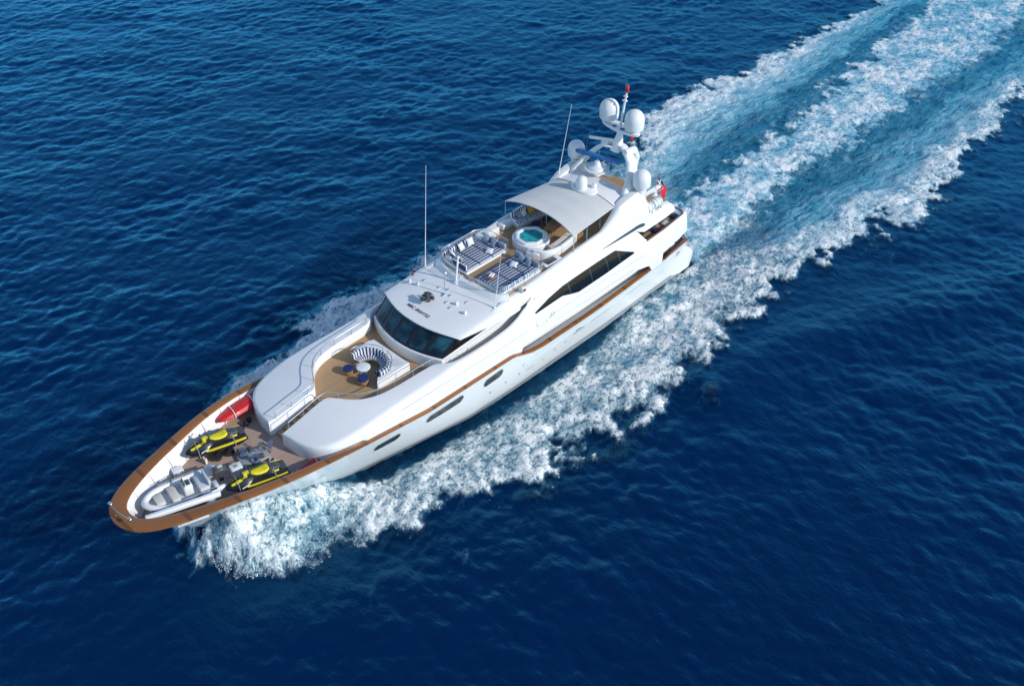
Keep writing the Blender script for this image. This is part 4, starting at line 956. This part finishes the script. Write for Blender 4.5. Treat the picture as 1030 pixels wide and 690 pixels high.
# sundeck aft: davit, liferafts, passerelle post
DV = MB().box((41.15, -1.95, 7.86), (3.3, .26, .30), .0, .08).build('deck_davit', WHITE, YA)
mb = MB(); mb.lathe([(.24, 7.3), (.22, 7.5), (.15, 7.72)], (42.2, -1.95, 0), 14); mb.lathe([(.26, 7.3), (.24, 7.6), (.17, 7.75)], (39.9, -1.95, 0), 14); mb.build('davit_post', WHITE, DV)
for k, (x, y) in enumerate(((39.75, -3.22), (40.75, -3.20))):
    mb = MB(); prof = [(.02, -.45), (.24, -.43), (.34, -.36), (.36, -.28), (.36, .28), (.34, .36), (.24, .43), (.02, .45)]
    mb.lathe(prof, (0, 0, 0), 18, caps=False); mb.lathe([(.375, -.05), (.385, 0), (.375, .05)], (0, 0, 0), 18, caps=False); mb.xform(Matrix.Translation((x, y, 7.92)) @ Matrix.Rotation(R(90), 4, 'Y'))
    lr = tag(mb.build('life_raft_canister', WDOME, None), ('white life raft canister nearer the radar dome on the port wing' if k == 0 else 'white life raft canister nearer the stern on the port wing'), 'life raft', 'life raft canisters on the port wing')
    mb = MB(); mb.box((x, y, 7.6), (.6, .5, .12), 0, .02); mb.box((x - .2, y, 7.62), (.08, .7, .2), 0, .02); mb.box((x + .2, y, 7.62), (.08, .7, .2), 0, .02); mb.build('life_raft_cradle', STEEL, YA)
    for dx in (-.2, .2): MB().tube([(x + dx, y + .38 * math.cos(a), 7.92 + .38 * math.sin(a)) for a in np.linspace(0, 6.283, 19)[:-1]], .016, 4, closed=True).build('strap', GREY, lr)
# added teak ledges, raised to catch sun and brighten the aft openings, with cushions
for s_ in (1, -1):
    for z, xs, ci in ((5.72, (39.1, 43.5), NAVY), (3.32, (41.0, 44.1), CUSHG)):
        sb_ = MB()
        for a, q in ((0, 0), ):
            X_ = np.linspace(xs[0], xs[1], 8); yo_ = [ysh(z) * kx(x) - .1 if z > 5 else min(ysh(3.4) * kx(x), ip(x, DPY)) - .3 for x in X_]
            sb_.loft([[(x, s_ * y, z), (x, s_ * (y - .85), z), (x, s_ * (y - .85), z - .4)] for x, y in zip(X_, yo_)])
        LEDGE = sb_.build('added_ledge', TEAK, YA)
        for k in range(3):
            x = xs[0] + (xs[1] - xs[0]) * (.36 + .27 * k); y = (ysh(z) * kx(x) - .5 if z > 5 else min(ysh(3.4) * kx(x), ip(x, DPY)) - .68)
            MB().box((x, s_ * y, z + .07), (.62, .5, .13), 0, .05).build('bench_cushion', ci if k != 1 else CUSHW, LEDGE)
# aft sundeck back rail and ensign staff
H = MB().tube([(40.6, -2.75, 8.25), (42.2, -2.7, 8.25), (42.35, -2.4, 8.25), (42.35, 2.4, 8.25), (42.2, 2.7, 8.25), (40.6, 2.75, 8.25)], .03, 6).build('sundeck_aft_rail', STEEL, YA)
mb = MB()
for y in np.linspace(-2.4, 2.4, 7): mb.tube([(42.35, y, 8.25), (42.35, y, 7.3)], .02, 6)
posts(mb, 'stanchion', STEEL, H)
STF = MB().tube([(43.75, -.6, 5.4), (44.5, -.6, 7.55)], [.04, .025], 8).build('ensign_staff', WOOD, YA)

# --- foredeck gear that is bolted down
mb = MB(); bo = [(1.15, -.78), (4.95, -2.05)]; d = Vector((bo[1][0] - bo[0][0], bo[1][1] - bo[0][1], 0)); ang = math.atan2(d.y, d.x)
mb.box((3.05, -1.42, 5.20), (4.05, .27, .32), ang, .08); CR = mb.build('deck_crane', WHITE, YA)
mb = MB(); mb.lathe([(.30, 4.1), (.30, 4.5), (.25, 4.9), (.24, 5.1)], (4.5, -1.72, 0), 20); mb.build('crane_pedestal', WHITE, CR)
mb = MB(); mb.tube([(1.9, -.86, 5.02), (3.6, -1.43, 4.98)], .06, 8); mb.build('crane_ram', STEEL, CR)
mb = MB(); mb.box((1.25, -.8, 5.02), (.2, .3, .22), ang, .04); mb.build('crane_tip', GREY, CR)
MB().box((3.3, -1.55, 4.13), (1.7, .6, .06), -.3, .02).build('deck_hatch', LGREY, YA); MB().box((3.3, -1.55, 4.17), (1.5, .45, .04), -.3, .02).build('hatch_teak', TEAKF, YA)
WB = MB().box((8.35, -.12, 4.2), (1.75, 1.15, .18), -.25, .2).build('windlass_bed', GREY, YA)
for x, y in ((8.0, .32), (8.2, -.62)):
    mb = MB(); mb.lathe([(.26, 4.28), (.26, 4.4), (.17, 4.46), (.15, 4.66), (.22, 4.74), (.22, 4.8), (.1, 4.84)], (x, y, 0), 18); mb.build('windlass_drum', STEEL, WB)
    MB().box((x + .4, y + .06, 4.38), (.34, .26, .24), -.25, .06).build('windlass_motor', DGREY, WB)
mb = MB()
for y in (.3, -.6):
    for k in range(14): mb.ball((7.75 - k * .1, y + .02 * k, 4.17), .045, 6, .6)
mb.build('anchor_chain', STEEL, WB)
mb = MB(); mb.tube([(8.95, .15, 4.28), (9.05, .1, 4.75), (9.0, -.15, 4.8), (8.95, -.2, 4.3)], .03, 6); mb.tube([(8.6, .3, 4.3), (8.4, .1, 4.62), (8.5, -.2, 4.55)], .035, 6); mb.build('windlass_handle', STEEL, WB)
WBX = MB().box((7.0, -.42, 4.36), (.68, .60, .52), -.25, .06).build('foredeck_locker', WHITE, YA); MB().box((7.0, -.42, 4.635), (.22, .18, .03), -.25, .01).build('latch', GREY, WBX)
MB().box((4.6, 1.75, 4.35), (.6, .5, .5), -.25, .05).build('foredeck_vent_box', WHITE, YA)
for x, y in ((9.3, -.45), (9.6, -.15)):
    mb = MB(); mb.lathe([(.12, 4.1), (.09, 4.2), (.09, 4.4), (.14, 4.46), (.14, 4.52)], (x, y, 0), 12); mb.build('capstan', STEEL, YA)
mb = MB()
for x in (.9, 1.1, 1.3): mb.tube([(x, .5 - .1 * x, 4.2), (x, .5 - .1 * x, 4.45)], .05, 6)
posts(mb, 'bow_bitt', STEEL, YA)
def cradle(x, y, rz):
    M4 = Matrix.Translation((x, y, 4.1)) @ Matrix.Rotation(rz, 4, 'Z'); mb = MB()
    for xx in (.9, 2.55):
        mb.box((xx, 0, .12), (.12, 1.2, .12)); 
        for yy in (-.5, .5): mb.box((xx, yy, .22), (.14, .14, .34), 0, .03)
    mb.xform(M4); CDL = mb.build('jet_ski_cradle', WHITE, YA)
    for xx in (1.55, 2.3):
        for yy in (-.62, .5):
            w_ = MB(); w_.lathe([(.08, -.11), (.24, -.1), (.27, -.05), (.27, .05), (.24, .1), (.08, .11)], (0, 0, 0), 16); w_.xform(M4 @ Matrix.Translation((xx, yy, .27)) @ Matrix.Rotation(R(90), 4, 'X')); w_.build('cradle_wheel', BLACK, CDL)
J1 = ((5.45, 2.10), -.225); J2 = ((5.45, -1.80), -.245)
cradle(*J1[0], J1[1]); cradle(*J2[0], J2[1])

# ------------------------------------------------------------------ loose things
def jet_ski():
    t = thing('jet_ski', 'black and yellow jet ski beside the red inflatable, on the starboard side of the foredeck', 'jet ski', (*J1[0], 4.36), J1[1], 'jet skis on the foredeck')
    hs = [(0, .04, .42, .50, .50), (.25, .24, .26, .50, .52), (.7, .42, .1, .5, .54), (1.3, .54, .02, .48, .54), (2.2, .58, 0, .46, .52), (3.0, .56, 0, .42, .48), (3.4, .50, .1, .38, .44)]
    mb = MB(); rows = []
    for x, wd, zk, zc_, zg in hs: rows.append([(x, -wd, zg), (x, -wd * 1.02, zc_ - .06), (x, -wd * .75, zk + .12), (x, 0, zk), (x, wd * .75, zk + .12), (x, wd * 1.02, zc_ - .06), (x, wd, zg)])
    mb.loft(rows, caps=True); H = mb.build('hull', BLACK, t)
    ds = [(.02, .03, .50, .02), (.3, .2, .64, .06), (.7, .34, .78, .12), (1.05, .36, .90, .14), (1.3, .30, .94, .12), (1.55, .22, .86, .12), (2.3, .22, .78, .1), (2.95, .26, .66, .12), (3.38, .42, .50, .3)]
    rows = []
    for x, wd, zt, ft in ds:
        wg = ip(x, [(a[0], a[1]) for a in hs]) * .97; zg = ip(x, [(a[0], a[4]) for a in hs]) + .005; zf = zg + (zt - zg) * .12
        rows.append([(x, -wg, zg), (x, -max(wd * 1.15, wg * .72), zf - .03), (x, -wd, zf + .02), (x, -wd * .72, zt - .03), (x, 0, zt), (x, wd * .72, zt - .03), (x, wd, zf + .02), (x, max(wd * 1.15, wg * .72), zf - .03), (x, wg, zg)])
    mb = MB(); mb.loft(rows, caps=True); mb.build('deck', BLACK, t)
    for s in (1, -1):
        mb = MB(); rr = []
        for x, wd, z in ((.30, .10, .66), (.55, .16, .76), (.85, .20, .845), (1.2, .18, .905)):
            rr.append([(x, s * wd * .55, z + .035), (x, s * wd, z + .0), (x, s * wd * 1.32, z - .10)])
        mb.loft(rr); mb.build('hood_panel', YELLOW, t)
        mb = MB(); mb.loft([[(x, s * (ip(x, [(a[0], a[1]) for a in hs]) + .012), ip(x, [(a[0], a[4]) for a in hs]) + dz) for dz in (-.02, .01, .035)] + [(x, s * (ip(x, [(a[0], a[1]) for a in hs]) * .86), ip(x, [(a[0], a[4]) for a in hs]) + .045)] for x in np.linspace(1.0, 3.3, 14)]); mb.build('side_stripe', YELLOW, t)
        mb = MB(); mb.tube([(1.5, s * .50, .50), (2.2, s * .52, .49), (3.0, s * .5, .46)], .05, 6); mb.build('bumper', DGREY, t)
        mb = MB(); mb.tube([(1.25, 0, 1.0), (1.3, s * .22, 1.06), (1.4, s * .38, 1.04)], .028, 8); mb.build('handlebar', DGREY, t)
        mb = MB(); mb.box((1.05, s * .34, .98), (.12, .12, .12), 0, .04); mb.build('mirror', DGREY, t)
    mb = MB(); mb.loft([[(x, -wd, z - .1), (x, -wd * .8, z), (x, 0, z + .025), (x, wd * .8, z), (x, wd, z - .1)] for x, wd, z in ((1.45, .10, .90), (1.6, .16, .90), (1.9, .22, .86), (2.2, .24, .88), (2.35, .22, .93), (2.42, .16, .92))], caps=True); mb.build('front_seat', YELLOW, t)
    mb = MB(); mb.loft([[(x, -wd, z - .1), (x, -wd * .8, z), (x, 0, z + .025), (x, wd * .8, z), (x, wd, z - .1)] for x, wd, z in ((2.43, .2, .9), (2.7, .24, .86), (2.95, .22, .82), (3.05, .16, .74))], caps=True); mb.build('rear_seat', DGREY, t)
    mb = MB(); mb.box((1.18, 0, .99), (.34, .26, .12), 0, .05); mb.build('steering_cover', YELLOW, t)
    mb = MB(); mb.loft([[(x, -.1, z), (x, 0, z + .02), (x, .1, z)] for x, z in ((.75, .88), (.95, .98), (1.05, .99))]); mb.build('dash', DGREY, t)
    for s in (1, -1):
        mb = MB(); mb.box((2.75, s * .26, .66), (.3, .05, .1), 0, .02); mb.build('rear_badge', YELLOW, t)
    for x, wq, zq in ((.62, .44, .82), (2.62, .6, .80)):
        mb = MB(); mb.tube([(x, -wq - .1, .3), (x, -wq, .52), (x, -.24, zq + .06), (x, .24, zq + .06), (x, wq, .52), (x, wq + .1, .3)], .022, 5); mb.build('lashing_strap', GREY, t)
    for s in (1, -1):
        mb = MB(); mb.box((.95, s * .47, .62), (.5, .03, .07), s * -.25, .01); mb.build('side_badge', LGREY, t)
    mb = MB(); mb.box((3.2, 0, .615), (.34, .5, .04), 0, .015); mb.build('boarding_mat', DGREY, t)
    t.scale = (1.03, 1.14, 1.16)
    return t
js = jet_ski()
j2 = dup(js); place(j2, (*J2[0], 4.36), J2[1], 'black and yellow jet ski between the windlass and the port bulwark of the foredeck')

def tender():
    t = thing('tender', 'white inflatable tender with grey seats and outboard engine, stowed in the bow', 'tender', (1.55, .32, 4.1), -.215)
    L = 4.45
    hs = [(.15, .10, .55, .75), (.5, .42, .3, .7), (1.2, .68, .14, .62), (2.2, .76, .1, .58), (3.2, .76, .1, .56), (3.95, .74, .12, .56)]
    mb = MB(); mb.loft([[(x, -wd, zt), (x, -wd * .8, zk + .15), (x, 0, zk), (x, wd * .8, zk + .15), (x, wd, zt)] for x, wd, zk, zt in hs], caps=True); mb.build('hull', WHITE, t)
    mb = MB(); mb.loft([[(x, -wd * .85, zt - .06), (x, wd * .85, zt - .06)] for x, wd, zk, zt in hs]); mb.build('floor', LGREY, t)
    tp = spl([(L, -.86, .72), (3.6, -.88, .72), (2.4, -.88, .74), (1.2, -.80, .80), (.5, -.48, .88), (.16, 0, .92), (.5, .48, .88), (1.2, .80, .80), (2.4, .88, .74), (3.6, .88, .72), (L, .86, .72)], 56)
    rad = [(.07 if i in (0, 55) else .16 if i in (1, 54) else .175) for i in range(56)]
    TB = MB().tube(tp, rad, 14).build('tube', WDOME, t)
    for s in (1, -1):
        ln = [p for p in tp if p.y * s > .3]
        mb = MB(); mb.tube([(p.x, p.y * 1.0 + s * .215, p.z - .02) for p in ln[2:]], .04, 6); mb.build('rubbing_strake', BLUEC, TB)
        mb = MB(); mb.tube([(p.x, p.y + s * .10, p.z + .215) for p in ln[6:-6]], .02, 5); mb.build('grab_line', GREY, TB)
        for x in (1.9, 2.9, 3.7): MB().box((x, s * .98, .93), (.36, .12, .03), 0, .01).build('tube_patch', DGREY, TB)
    mb = MB(); mb.box((2.55, .0, .88), (.5, .62, .72), 0, .08); CN = mb.build('console', WHITE, t)
    mb = MB(); mb.loft([[(2.32 + .1 * v, y, 1.2 + .3 * v) for y in (-.3, 0, .3)] for v in (0, 1)]); mb.build('windscreen', PORTG, CN)
    mb = MB(); mb.tube([(2.84, .16 * math.cos(a), 1.12 + .16 * math.sin(a)) for a in np.linspace(0, 6.283, 17)[:-1]], .02, 6, closed=True); mb.build('steering_wheel', BLACK, CN)
    mb = MB(); mb.box((2.62, 0, 1.26), (.2, .4, .04), 0, .01); mb.build('dashboard', DGREY, CN)
    for x, wy, lx in ((.95, .78, .46), (1.75, 1.16, .44), (3.35, 1.2, .56)):
        S = MB().box((x, 0, .66), (lx, wy, .34), 0, .05).build('seat_base', WHITE, t); MB().box((x, 0, .87), (lx + .03, wy + .02, .12), 0, .05).build('cushion', CREAM if x < 3 else LGREY, S)
        if x > 3: MB().box((x + .28, 0, 1.08), (.12, wy, .36), 0, .05).build('backrest', LGREY, S)
    for s in (1, -1): MB().box((3.95, s * .52, .74), (.24, .5, .3), 0, .04).build('stern_locker', LGREY, t)
    mb = MB(); mb.loft([[(x, wq * math.copysign(abs(math.cos(a)) ** .7, math.cos(a)), zc_ + hq * math.copysign(abs(math.sin(a)) ** .7, math.sin(a))) for a in np.linspace(0, 2 * math.pi, 19)[:-1]] for x, wq, hq, zc_ in ((4.05, .10, .1, 1.12), (4.1, .21, .2, 1.15), (4.3, .26, .25, 1.2), (4.6, .25, .23, 1.18), (4.8, .18, .17, 1.12), (4.86, .08, .08, 1.08))], cu=True, caps=True); EN = mb.build('outboard_engine', DGREY, t)
    MB().box((4.45, 0, .7), (.26, .16, .7), 0, .05).build('engine_leg', DGREY, EN); MB().box((4.45, 0, 1.425), (.36, .2, .03), 0, .012).build('engine_badge', LGREY, EN)
    mb = MB(); mb.box((1.2, 0, .16), (.16, 1.3, .28), 0, .03); mb.box((3.3, 0, .13), (.16, 1.3, .24), 0, .03); mb.build('chock', WHITE, t)
    return t
tender()
def inflatable(loc, rz, label):
    t = thing('inflatable_kayak', label, 'inflatable', loc, rz, 'red inflatables lashed along the bulwarks')
    st = [(-1.5, .04, .16), (-1.42, .16, .24), (-1.1, .34, .34), (-.5, .46, .42), (.2, .47, .44), (.8, .42, .42), (1.2, .30, .36), (1.42, .15, .26), (1.5, .04, .18)]
    rows = []
    for x, wd, h in st:
        row = []
        for a in np.linspace(0, 2 * math.pi, 33)[:-1]:
            rip = 1 + .07 * math.cos(a * 8)
            row.append((x, wd * rip * math.cos(a), .24 + h * .55 * rip * math.sin(a) * (1 if math.sin(a) > 0 else .8)))
        rows.append(row)
    mb = MB(); mb.loft(rows, cu=True, caps=True); mb.build('body', RED, t, 60)
    for x, wd, h in ((-.55, .47, .43), (.72, .45, .435)):
        MB().tube([(x + .1 * math.cos(a), (wd + .035) * math.cos(a), .24 + (h * .55 + .03) * math.sin(a)) for a in np.linspace(0, math.pi, 17)], .028, 5).build('strap', WHITE, t)
    return t
ik = inflatable((10.0, 3.32, 4.5), .04, 'red inflatable kayak with two white straps lying along the starboard bulwark')
ik.scale = (1.1, 1.05, 1.0); k2 = dup(ik); k2.scale = (1, .75, .8); place(k2, (9.85, -3.12, 3.98), .06, 'red inflatable mostly hidden behind the teak rail of the port bulwark')
for i, (x, y) in enumerate(((9.3, 2.28), (9.65, 2.42), (9.98, 2.55))):
    mb = MB(); mb.lathe([(.03, 0), (.13, .03), (.16, .12), (.15, .24), (.09, .3), (.03, .31)], (0, 0, 0), 14); q = mb.build('black_bag', BLACK, None); q.location = (x, y, 4.1)
    tag(q, ('small black bag on the foredeck, in front of the other two bags', 'small black bag on the foredeck, middle one of three', 'small black bag on the foredeck, nearest the white coaming')[i], 'bag', 'black bags beside the red inflatable')

def rope_coil(loc, label, n=4, r=.2):
    pts = [((r - .012 * k / 12) * math.cos(k * math.pi / 6), (r - .012 * k / 12) * math.sin(k * math.pi / 6), .03 + .045 * (k / 12)) for k in range(12 * n + 1)]
    o = MB().tube(pts, .028, 6).build('rope_coil', ROPE, None); o.location = loc; return tag(o, label, 'rope', 'mooring ropes coiled on the foredeck')
ROPE = mat('pale_mooring_rope', (0.45, 0.42, 0.36), 0.9, 0, 0, 0.2, 20)
rope_coil((1.9, 1.35, 4.1), 'pale coil of rope between the tender bow and the starboard bulwark')
rope_coil((6.35, .55, 4.1), 'pale coil of rope on the teak behind the tender outboard engine')
rope_coil((8.9, -1.15, 4.1), 'pale coil of rope between the windlass and the port jet ski')
# terrace furniture
sb = Vector((17.35, .02, 0))
rows = []
SBX = MB()
inner = [(16.45 + 0, -1.78)] + [(17.0 + .0, -1.72)]
angs = np.linspace(-112, 78, 31)
# box surround of the sofa: rectangle with a round bite
outl_in = [(sb.x + 1.22 * math.cos(R(a)) - .1, sb.y + 1.42 * math.sin(R(a))) for a in angs]
outl_out = []
for (x, y), a in zip(outl_in, angs):
    ca, sa = math.cos(R(a)), math.sin(R(a)); k = min((19.0 - 17.1) / ca if ca > .02 else 9, 1.72 / abs(sa) if abs(sa) > .02 else 9, (17.1 - 16.35) / -ca if ca < -.02 else 9)
    outl_out.append((17.1 + ca * k, .02 + sa * k))
SBX.loft([[(xi, yi, 5.1), (xi, yi, 5.62), (xi + (xo - xi) * .06, yi + (yo - yi) * .06, 5.66), (xo - (xo - xi) * .06, yo - (yo - yi) * .06, 5.66), (xo, yo, 5.61), (xo, yo, 5.1)] for (xi, yi), (xo, yo) in zip(outl_in, outl_out)], caps=True)
SOFA = SBX.build('sofa_surround', WHITE, YA, 40)
SEAT = MB(); BACK = MB(); n = 38; aa = np.linspace(-108, 108, n + 1)
def sp(a, r, z): return (17.25 + (r * 1.0) * math.cos(R(a)), .02 + r * 1.16 * math.sin(R(a)), z)
for k in range(n):
    a, b = aa[k], aa[k + 1]; mi = k % 2
    SEAT.loft([[sp(q, .62, 5.34), sp(q, .60, 5.48), sp(q, .64, 5.54), sp(q, .98, 5.56), sp(q, 1.0, 5.5)] for q in (a, b)], mi=mi)
    BACK.loft([[sp(q, .97, 5.5), sp(q, .99, 5.86), sp(q, 1.04, 5.93), sp(q, 1.14, 5.93), sp(q, 1.18, 5.86), sp(q, 1.2, 5.6)] for q in (a, b)], mi=mi)
WHF = CUSHW
SEAT.build('sofa_seat', [NAVY, WHF], SOFA); BACK.build('sofa_back', [NAVY, WHF], SOFA)
H = MB().tube([sp(a, 1.3, 6.02) for a in np.linspace(-104, -8, 20)], .025, 6).build('sofa_rail', STEEL, SOFA); H2 = MB().tube([sp(a, 1.3, 6.02) for a in np.linspace(8, 104, 20)], .025, 6).build('sofa_rail', STEEL, SOFA)
mb = MB()
for a in (-104, -70, -38, -8, 8, 38, 70, 104): mb.tube([sp(a, 1.3, 6.02), sp(a, 1.3, 5.6)], .018, 6)
posts(mb, 'rail_post', STEEL, SOFA)
TBL = thing('terrace_table', 'round white table in front of the striped curved sofa', 'table', (16.85, .1, 5.1))
mb = MB(); mb.lathe([(.42, .44), (.43, .46), (.43, .49), (.41, .50)], (0, 0, 0), 32); mb.build('table_top', WHITE, TBL)
mb = MB(); mb.lathe([(.26, 0), (.24, .03), (.06, .06), (.06, .44)], (0, 0, 0), 16); mb.build('leg', STEEL, TBL)
def stool(loc, label, group):
    t = thing('stool', label, 'stool', loc, 0, group)
    mb = MB(); mb.lathe([(.28, 0), (.31, .06), (.33, .2), (.32, .32), (.30, .34)], (0, 0, 0), 28); mb.build('wicker_base', WICK, t)
    mb = MB(); mb.lathe([(.31, .335), (.335, .37), (.335, .44), (.30, .475), (.02, .485)], (0, 0, 0), 28); mb.build('cushion', NAVY, t)
    return t
ST = stool((16.2, .74, 5.1), 'round navy topped wicker stool on the terrace, nearer the starboard coaming', 'navy stools on the terrace')
place(dup(ST), (16.2, -.62, 5.1), .4, 'round navy topped wicker stool on the terrace, nearer the port coaming')
place(dup(ST), (33.05, .98, 7.5), .2, 'navy round stool under the awning front edge, beside the hot tub', 'navy stools under the awning')
place(dup(ST), (34.0, .86, 7.5), .7, 'navy round stool deeper under the awning, beside the wooden table', 'navy stools under the awning')
WT = thing('wooden_table', 'small square teak table under the awning behind the hot tub', 'table', (33.25, -.12, 7.5), .35)
mb = MB(); mb.box((0, 0, .52), (.72, .62, .05), 0, .02); mb.build('table_top', WOOD, WT)
for sx in (-1, 1):
    for sy in (-1, 1): MB().box((sx * .3, sy * .25, .25), (.05, .05, .5), 0, .01).build('leg', WOOD, WT)
# scatter cushions
def pillow():
    rows = []
    for i in range(9):
        v = -1 + 2 * i / 8; row = []
        for j in range(9):
            u = -1 + 2 * j / 8; e = max(0, (1 - abs(u) ** 2.5)) * max(0, (1 - abs(v) ** 2.5)); row.append((u * .25 * (1 - .08 * (1 - abs(v))), v * .25 * (1 - .08 * (1 - abs(u))), .085 * e ** .5))
        rows.append(row)
    mb = MB(); mb.loft(rows); mb.loft([[(x, y, -z) for x, y, z in r] for r in rows]); return mb
PLI = [((29.2, 1.95, 8.06), (0, -62, 8), CUSHG, 'grey blue square cushion against the aft backrest of the starboard sunpad, outer one', 0), ((29.15, 1.25, 8.06), (0, -60, -10), CUSHG, 'grey blue square cushion against the aft backrest of the starboard sunpad, inner one', 0), ((28.55, .95, 7.92), (0, -14, 20), CUSHW, 'pale square cushion lying flat in the middle of the starboard sunpad', 0),
       ((29.2, -1.3, 8.06), (0, -62, 5), CUSHG, 'grey blue square cushion against the aft backrest of the port sunpad, inner one', 1), ((29.15, -1.95, 8.06), (0, -60, -8), CUSHG, 'grey blue square cushion against the aft backrest of the port sunpad, outer one', 1), ((28.55, -1.25, 7.92), (0, -14, 24), CUSHW, 'pale square cushion lying flat near the middle of the port sunpad', 1),
       ((26.55, 2.35, 8.04), (0, 55, -20), CUSHW, 'white cushion in the front outer corner of the starboard sunpad', 0), ((26.45, 1.6, 8.04), (0, 58, 6), CUSHW, 'white cushion against the front backrest of the starboard sunpad', 0), ((27.5, 2.5, 8.04), (60, 0, 10), CUSHW, 'white cushion against the side backrest of the starboard sunpad, forward one', 0), ((28.3, 2.5, 8.04), (60, 0, -8), CUSHW, 'white cushion against the side backrest of the starboard sunpad, aft one', 0),
       ((33.1, 2.2, 8.2), (55, 0, 10), CUSHW, 'cream cushion on the striped sofa under the awning', 2), ((33.75, 2.15, 8.2), (55, 0, -12), CUSHY, 'mustard yellow cushion on the striped sofa under the awning', 2), ((32.75, 2.25, 8.2), (58, 0, 25), CUSHG, 'grey blue cushion at the front end of the striped sofa', 2)]
GP = ['cushions on the starboard sunpad', 'cushions on the port sunpad', 'cushions on the striped sofa']
proto = {}
for loc, rot, m, lab, g in PLI:
    if m.name not in proto: q = pillow().build('cushion', m, None, 80); proto[m.name] = q
    else: q = proto[m.name].copy(); COL.objects.link(q)
    q.location = loc; q.rotation_euler = [R(a) for a in rot]; tag(q, lab, 'cushion', GP[g])
BK = thing('towel_basket', 'wicker basket with brown towels at the front of the port sunpad', 'basket', (26.55, -1.2, 7.83), .3)
mb = MB(); mb.lathe([(.2, 0), (.26, .1), (.27, .2), (.24, .2), (.2, .1)], (0, 0, 0), 18, sx=1.4); mb.build('basket', WICK, BK)
mb = MB(); mb.tube([(-.2, .05, .2), (.2, .06, .21)], .09, 10); mb.tube([(-.2, -.1, .2), (.2, -.09, .22)], .08, 10); mb.build('rolled_towel', CUSHW, BK)
# armchairs and tables on the aft decks
def armchair(loc, rz, label, group):
    t = thing('armchair', label, 'armchair', loc, rz, group)
    mb = MB(); mb.box((0, 0, .2), (.6, .62, .24), 0, .05); mb.box((0, .3, .4), (.58, .08, .3), 0, .03); mb.box((0, -.3, .4), (.58, .08, .3), 0, .03); mb.build('frame', WICK, t)
    mb = MB(); mb.box((-.02, 0, .38), (.54, .5, .14), 0, .05); mb.build('seat', NAVY, t); mb = MB(); mb.box((.28, 0, .6), (.12, .54, .5), 0, .05); mb.build('backrest', NAVY, t)
    return t
ac = armchair((41.2, -2.75, 5.3), .4, 'navy armchair on the upper aft deck, farthest from the stern', 'navy armchairs on the upper aft deck')
place(dup(ac), (42.2, -2.5, 5.3), 2.4, 'navy armchair on the upper aft deck, middle one behind the opening'); place(dup(ac), (43.0, -2.7, 5.3), 1.9, 'navy armchair on the upper aft deck, nearest the stern')
UT = thing('dining_table', 'round wooden dining table on the upper aft deck', 'table', (41.0, -1.2, 5.3)); mb = MB(); mb.lathe([(.8, .7), (.82, .73), (.8, .76)], (0, 0, 0), 28); mb.build('table_top', WOOD, UT); mb = MB(); mb.lathe([(.35, 0), (.1, .08), (.1, .7)], (0, 0, 0), 14); mb.build('leg', WOOD, UT)
LG = thing('sun_lounger', 'white and grey cushioned lounger on the main aft deck behind the port opening', 'lounger', (43.0, -2.4, 2.85), .2)
mb = MB(); mb.box((0, 0, .22), (1.9, .7, .1), 0, .03); mb.build('frame', WOOD, LG); mb = MB(); mb.box((-.2, 0, .33), (1.4, .66, .14), 0, .05); mb.build('mattress', CUSHG, LG); mb = MB(); mb.box((.72, 0, .5), (.5, .66, .14), 0, .05, ry=-.7); mb.build('headrest', CUSHW, LG)
mb = MB(); mb.box((.0, 0, .1), (.1, .6, .2)); mb.build('leg', WOOD, LG)
SFA = thing('aft_sofa', 'teak sofa with navy and mustard cushions on the aft sundeck behind the arch', 'sofa', (40.0, .4, 7.3), 1.57)
mb = MB(); mb.box((0, 0, .25), (2.2, .8, .4), 0, .05); mb.build('frame', WOOD, SFA); mb = MB(); mb.box((0, -.05, .5), (2.1, .7, .14), 0, .05); mb.build('seat', NAVY, SFA); mb = MB(); mb.box((-.5, .1, .7), (.42, .16, .4), .2, .07); mb.build('pillow', CUSHY, SFA)
# ensign
rows = []
A0 = Vector((44.42, -.6, 7.35)); dn = Vector((-.33, 0, -.94)).normalized(); fl = Vector((.42, -.30, -.75)).normalized()
for i in range(15):
    u = i / 14; rows.append([tuple(A0 + fl * (u * 1.35) + dn * (v * .85) + Vector((.35, .8, 0)) * .10 * math.sin(u * 8 + v * 1.5) * u) for v in np.linspace(0, 1, 9)])
mb = MB()
for i in range(14):
    for j in range(8):
        canton = i < 7 and j < 4
        mi = 0
        if canton: mi = 2 if (i in (3,) or j in (2,)) else 1
        a = len(mb.v); mb.add([rows[i][j], rows[i + 1][j], rows[i + 1][j + 1], rows[i][j + 1]], [(0, 1, 2, 3)], mi)
FLG = mb.build('ensign', [mat('red_flag_cloth', (0.62, 0.02, 0.03), 0.8), NAVY, CUSHW], None, 80)
tag(FLG, 'red ensign with dark blue canton flying from the stern staff', 'flag')
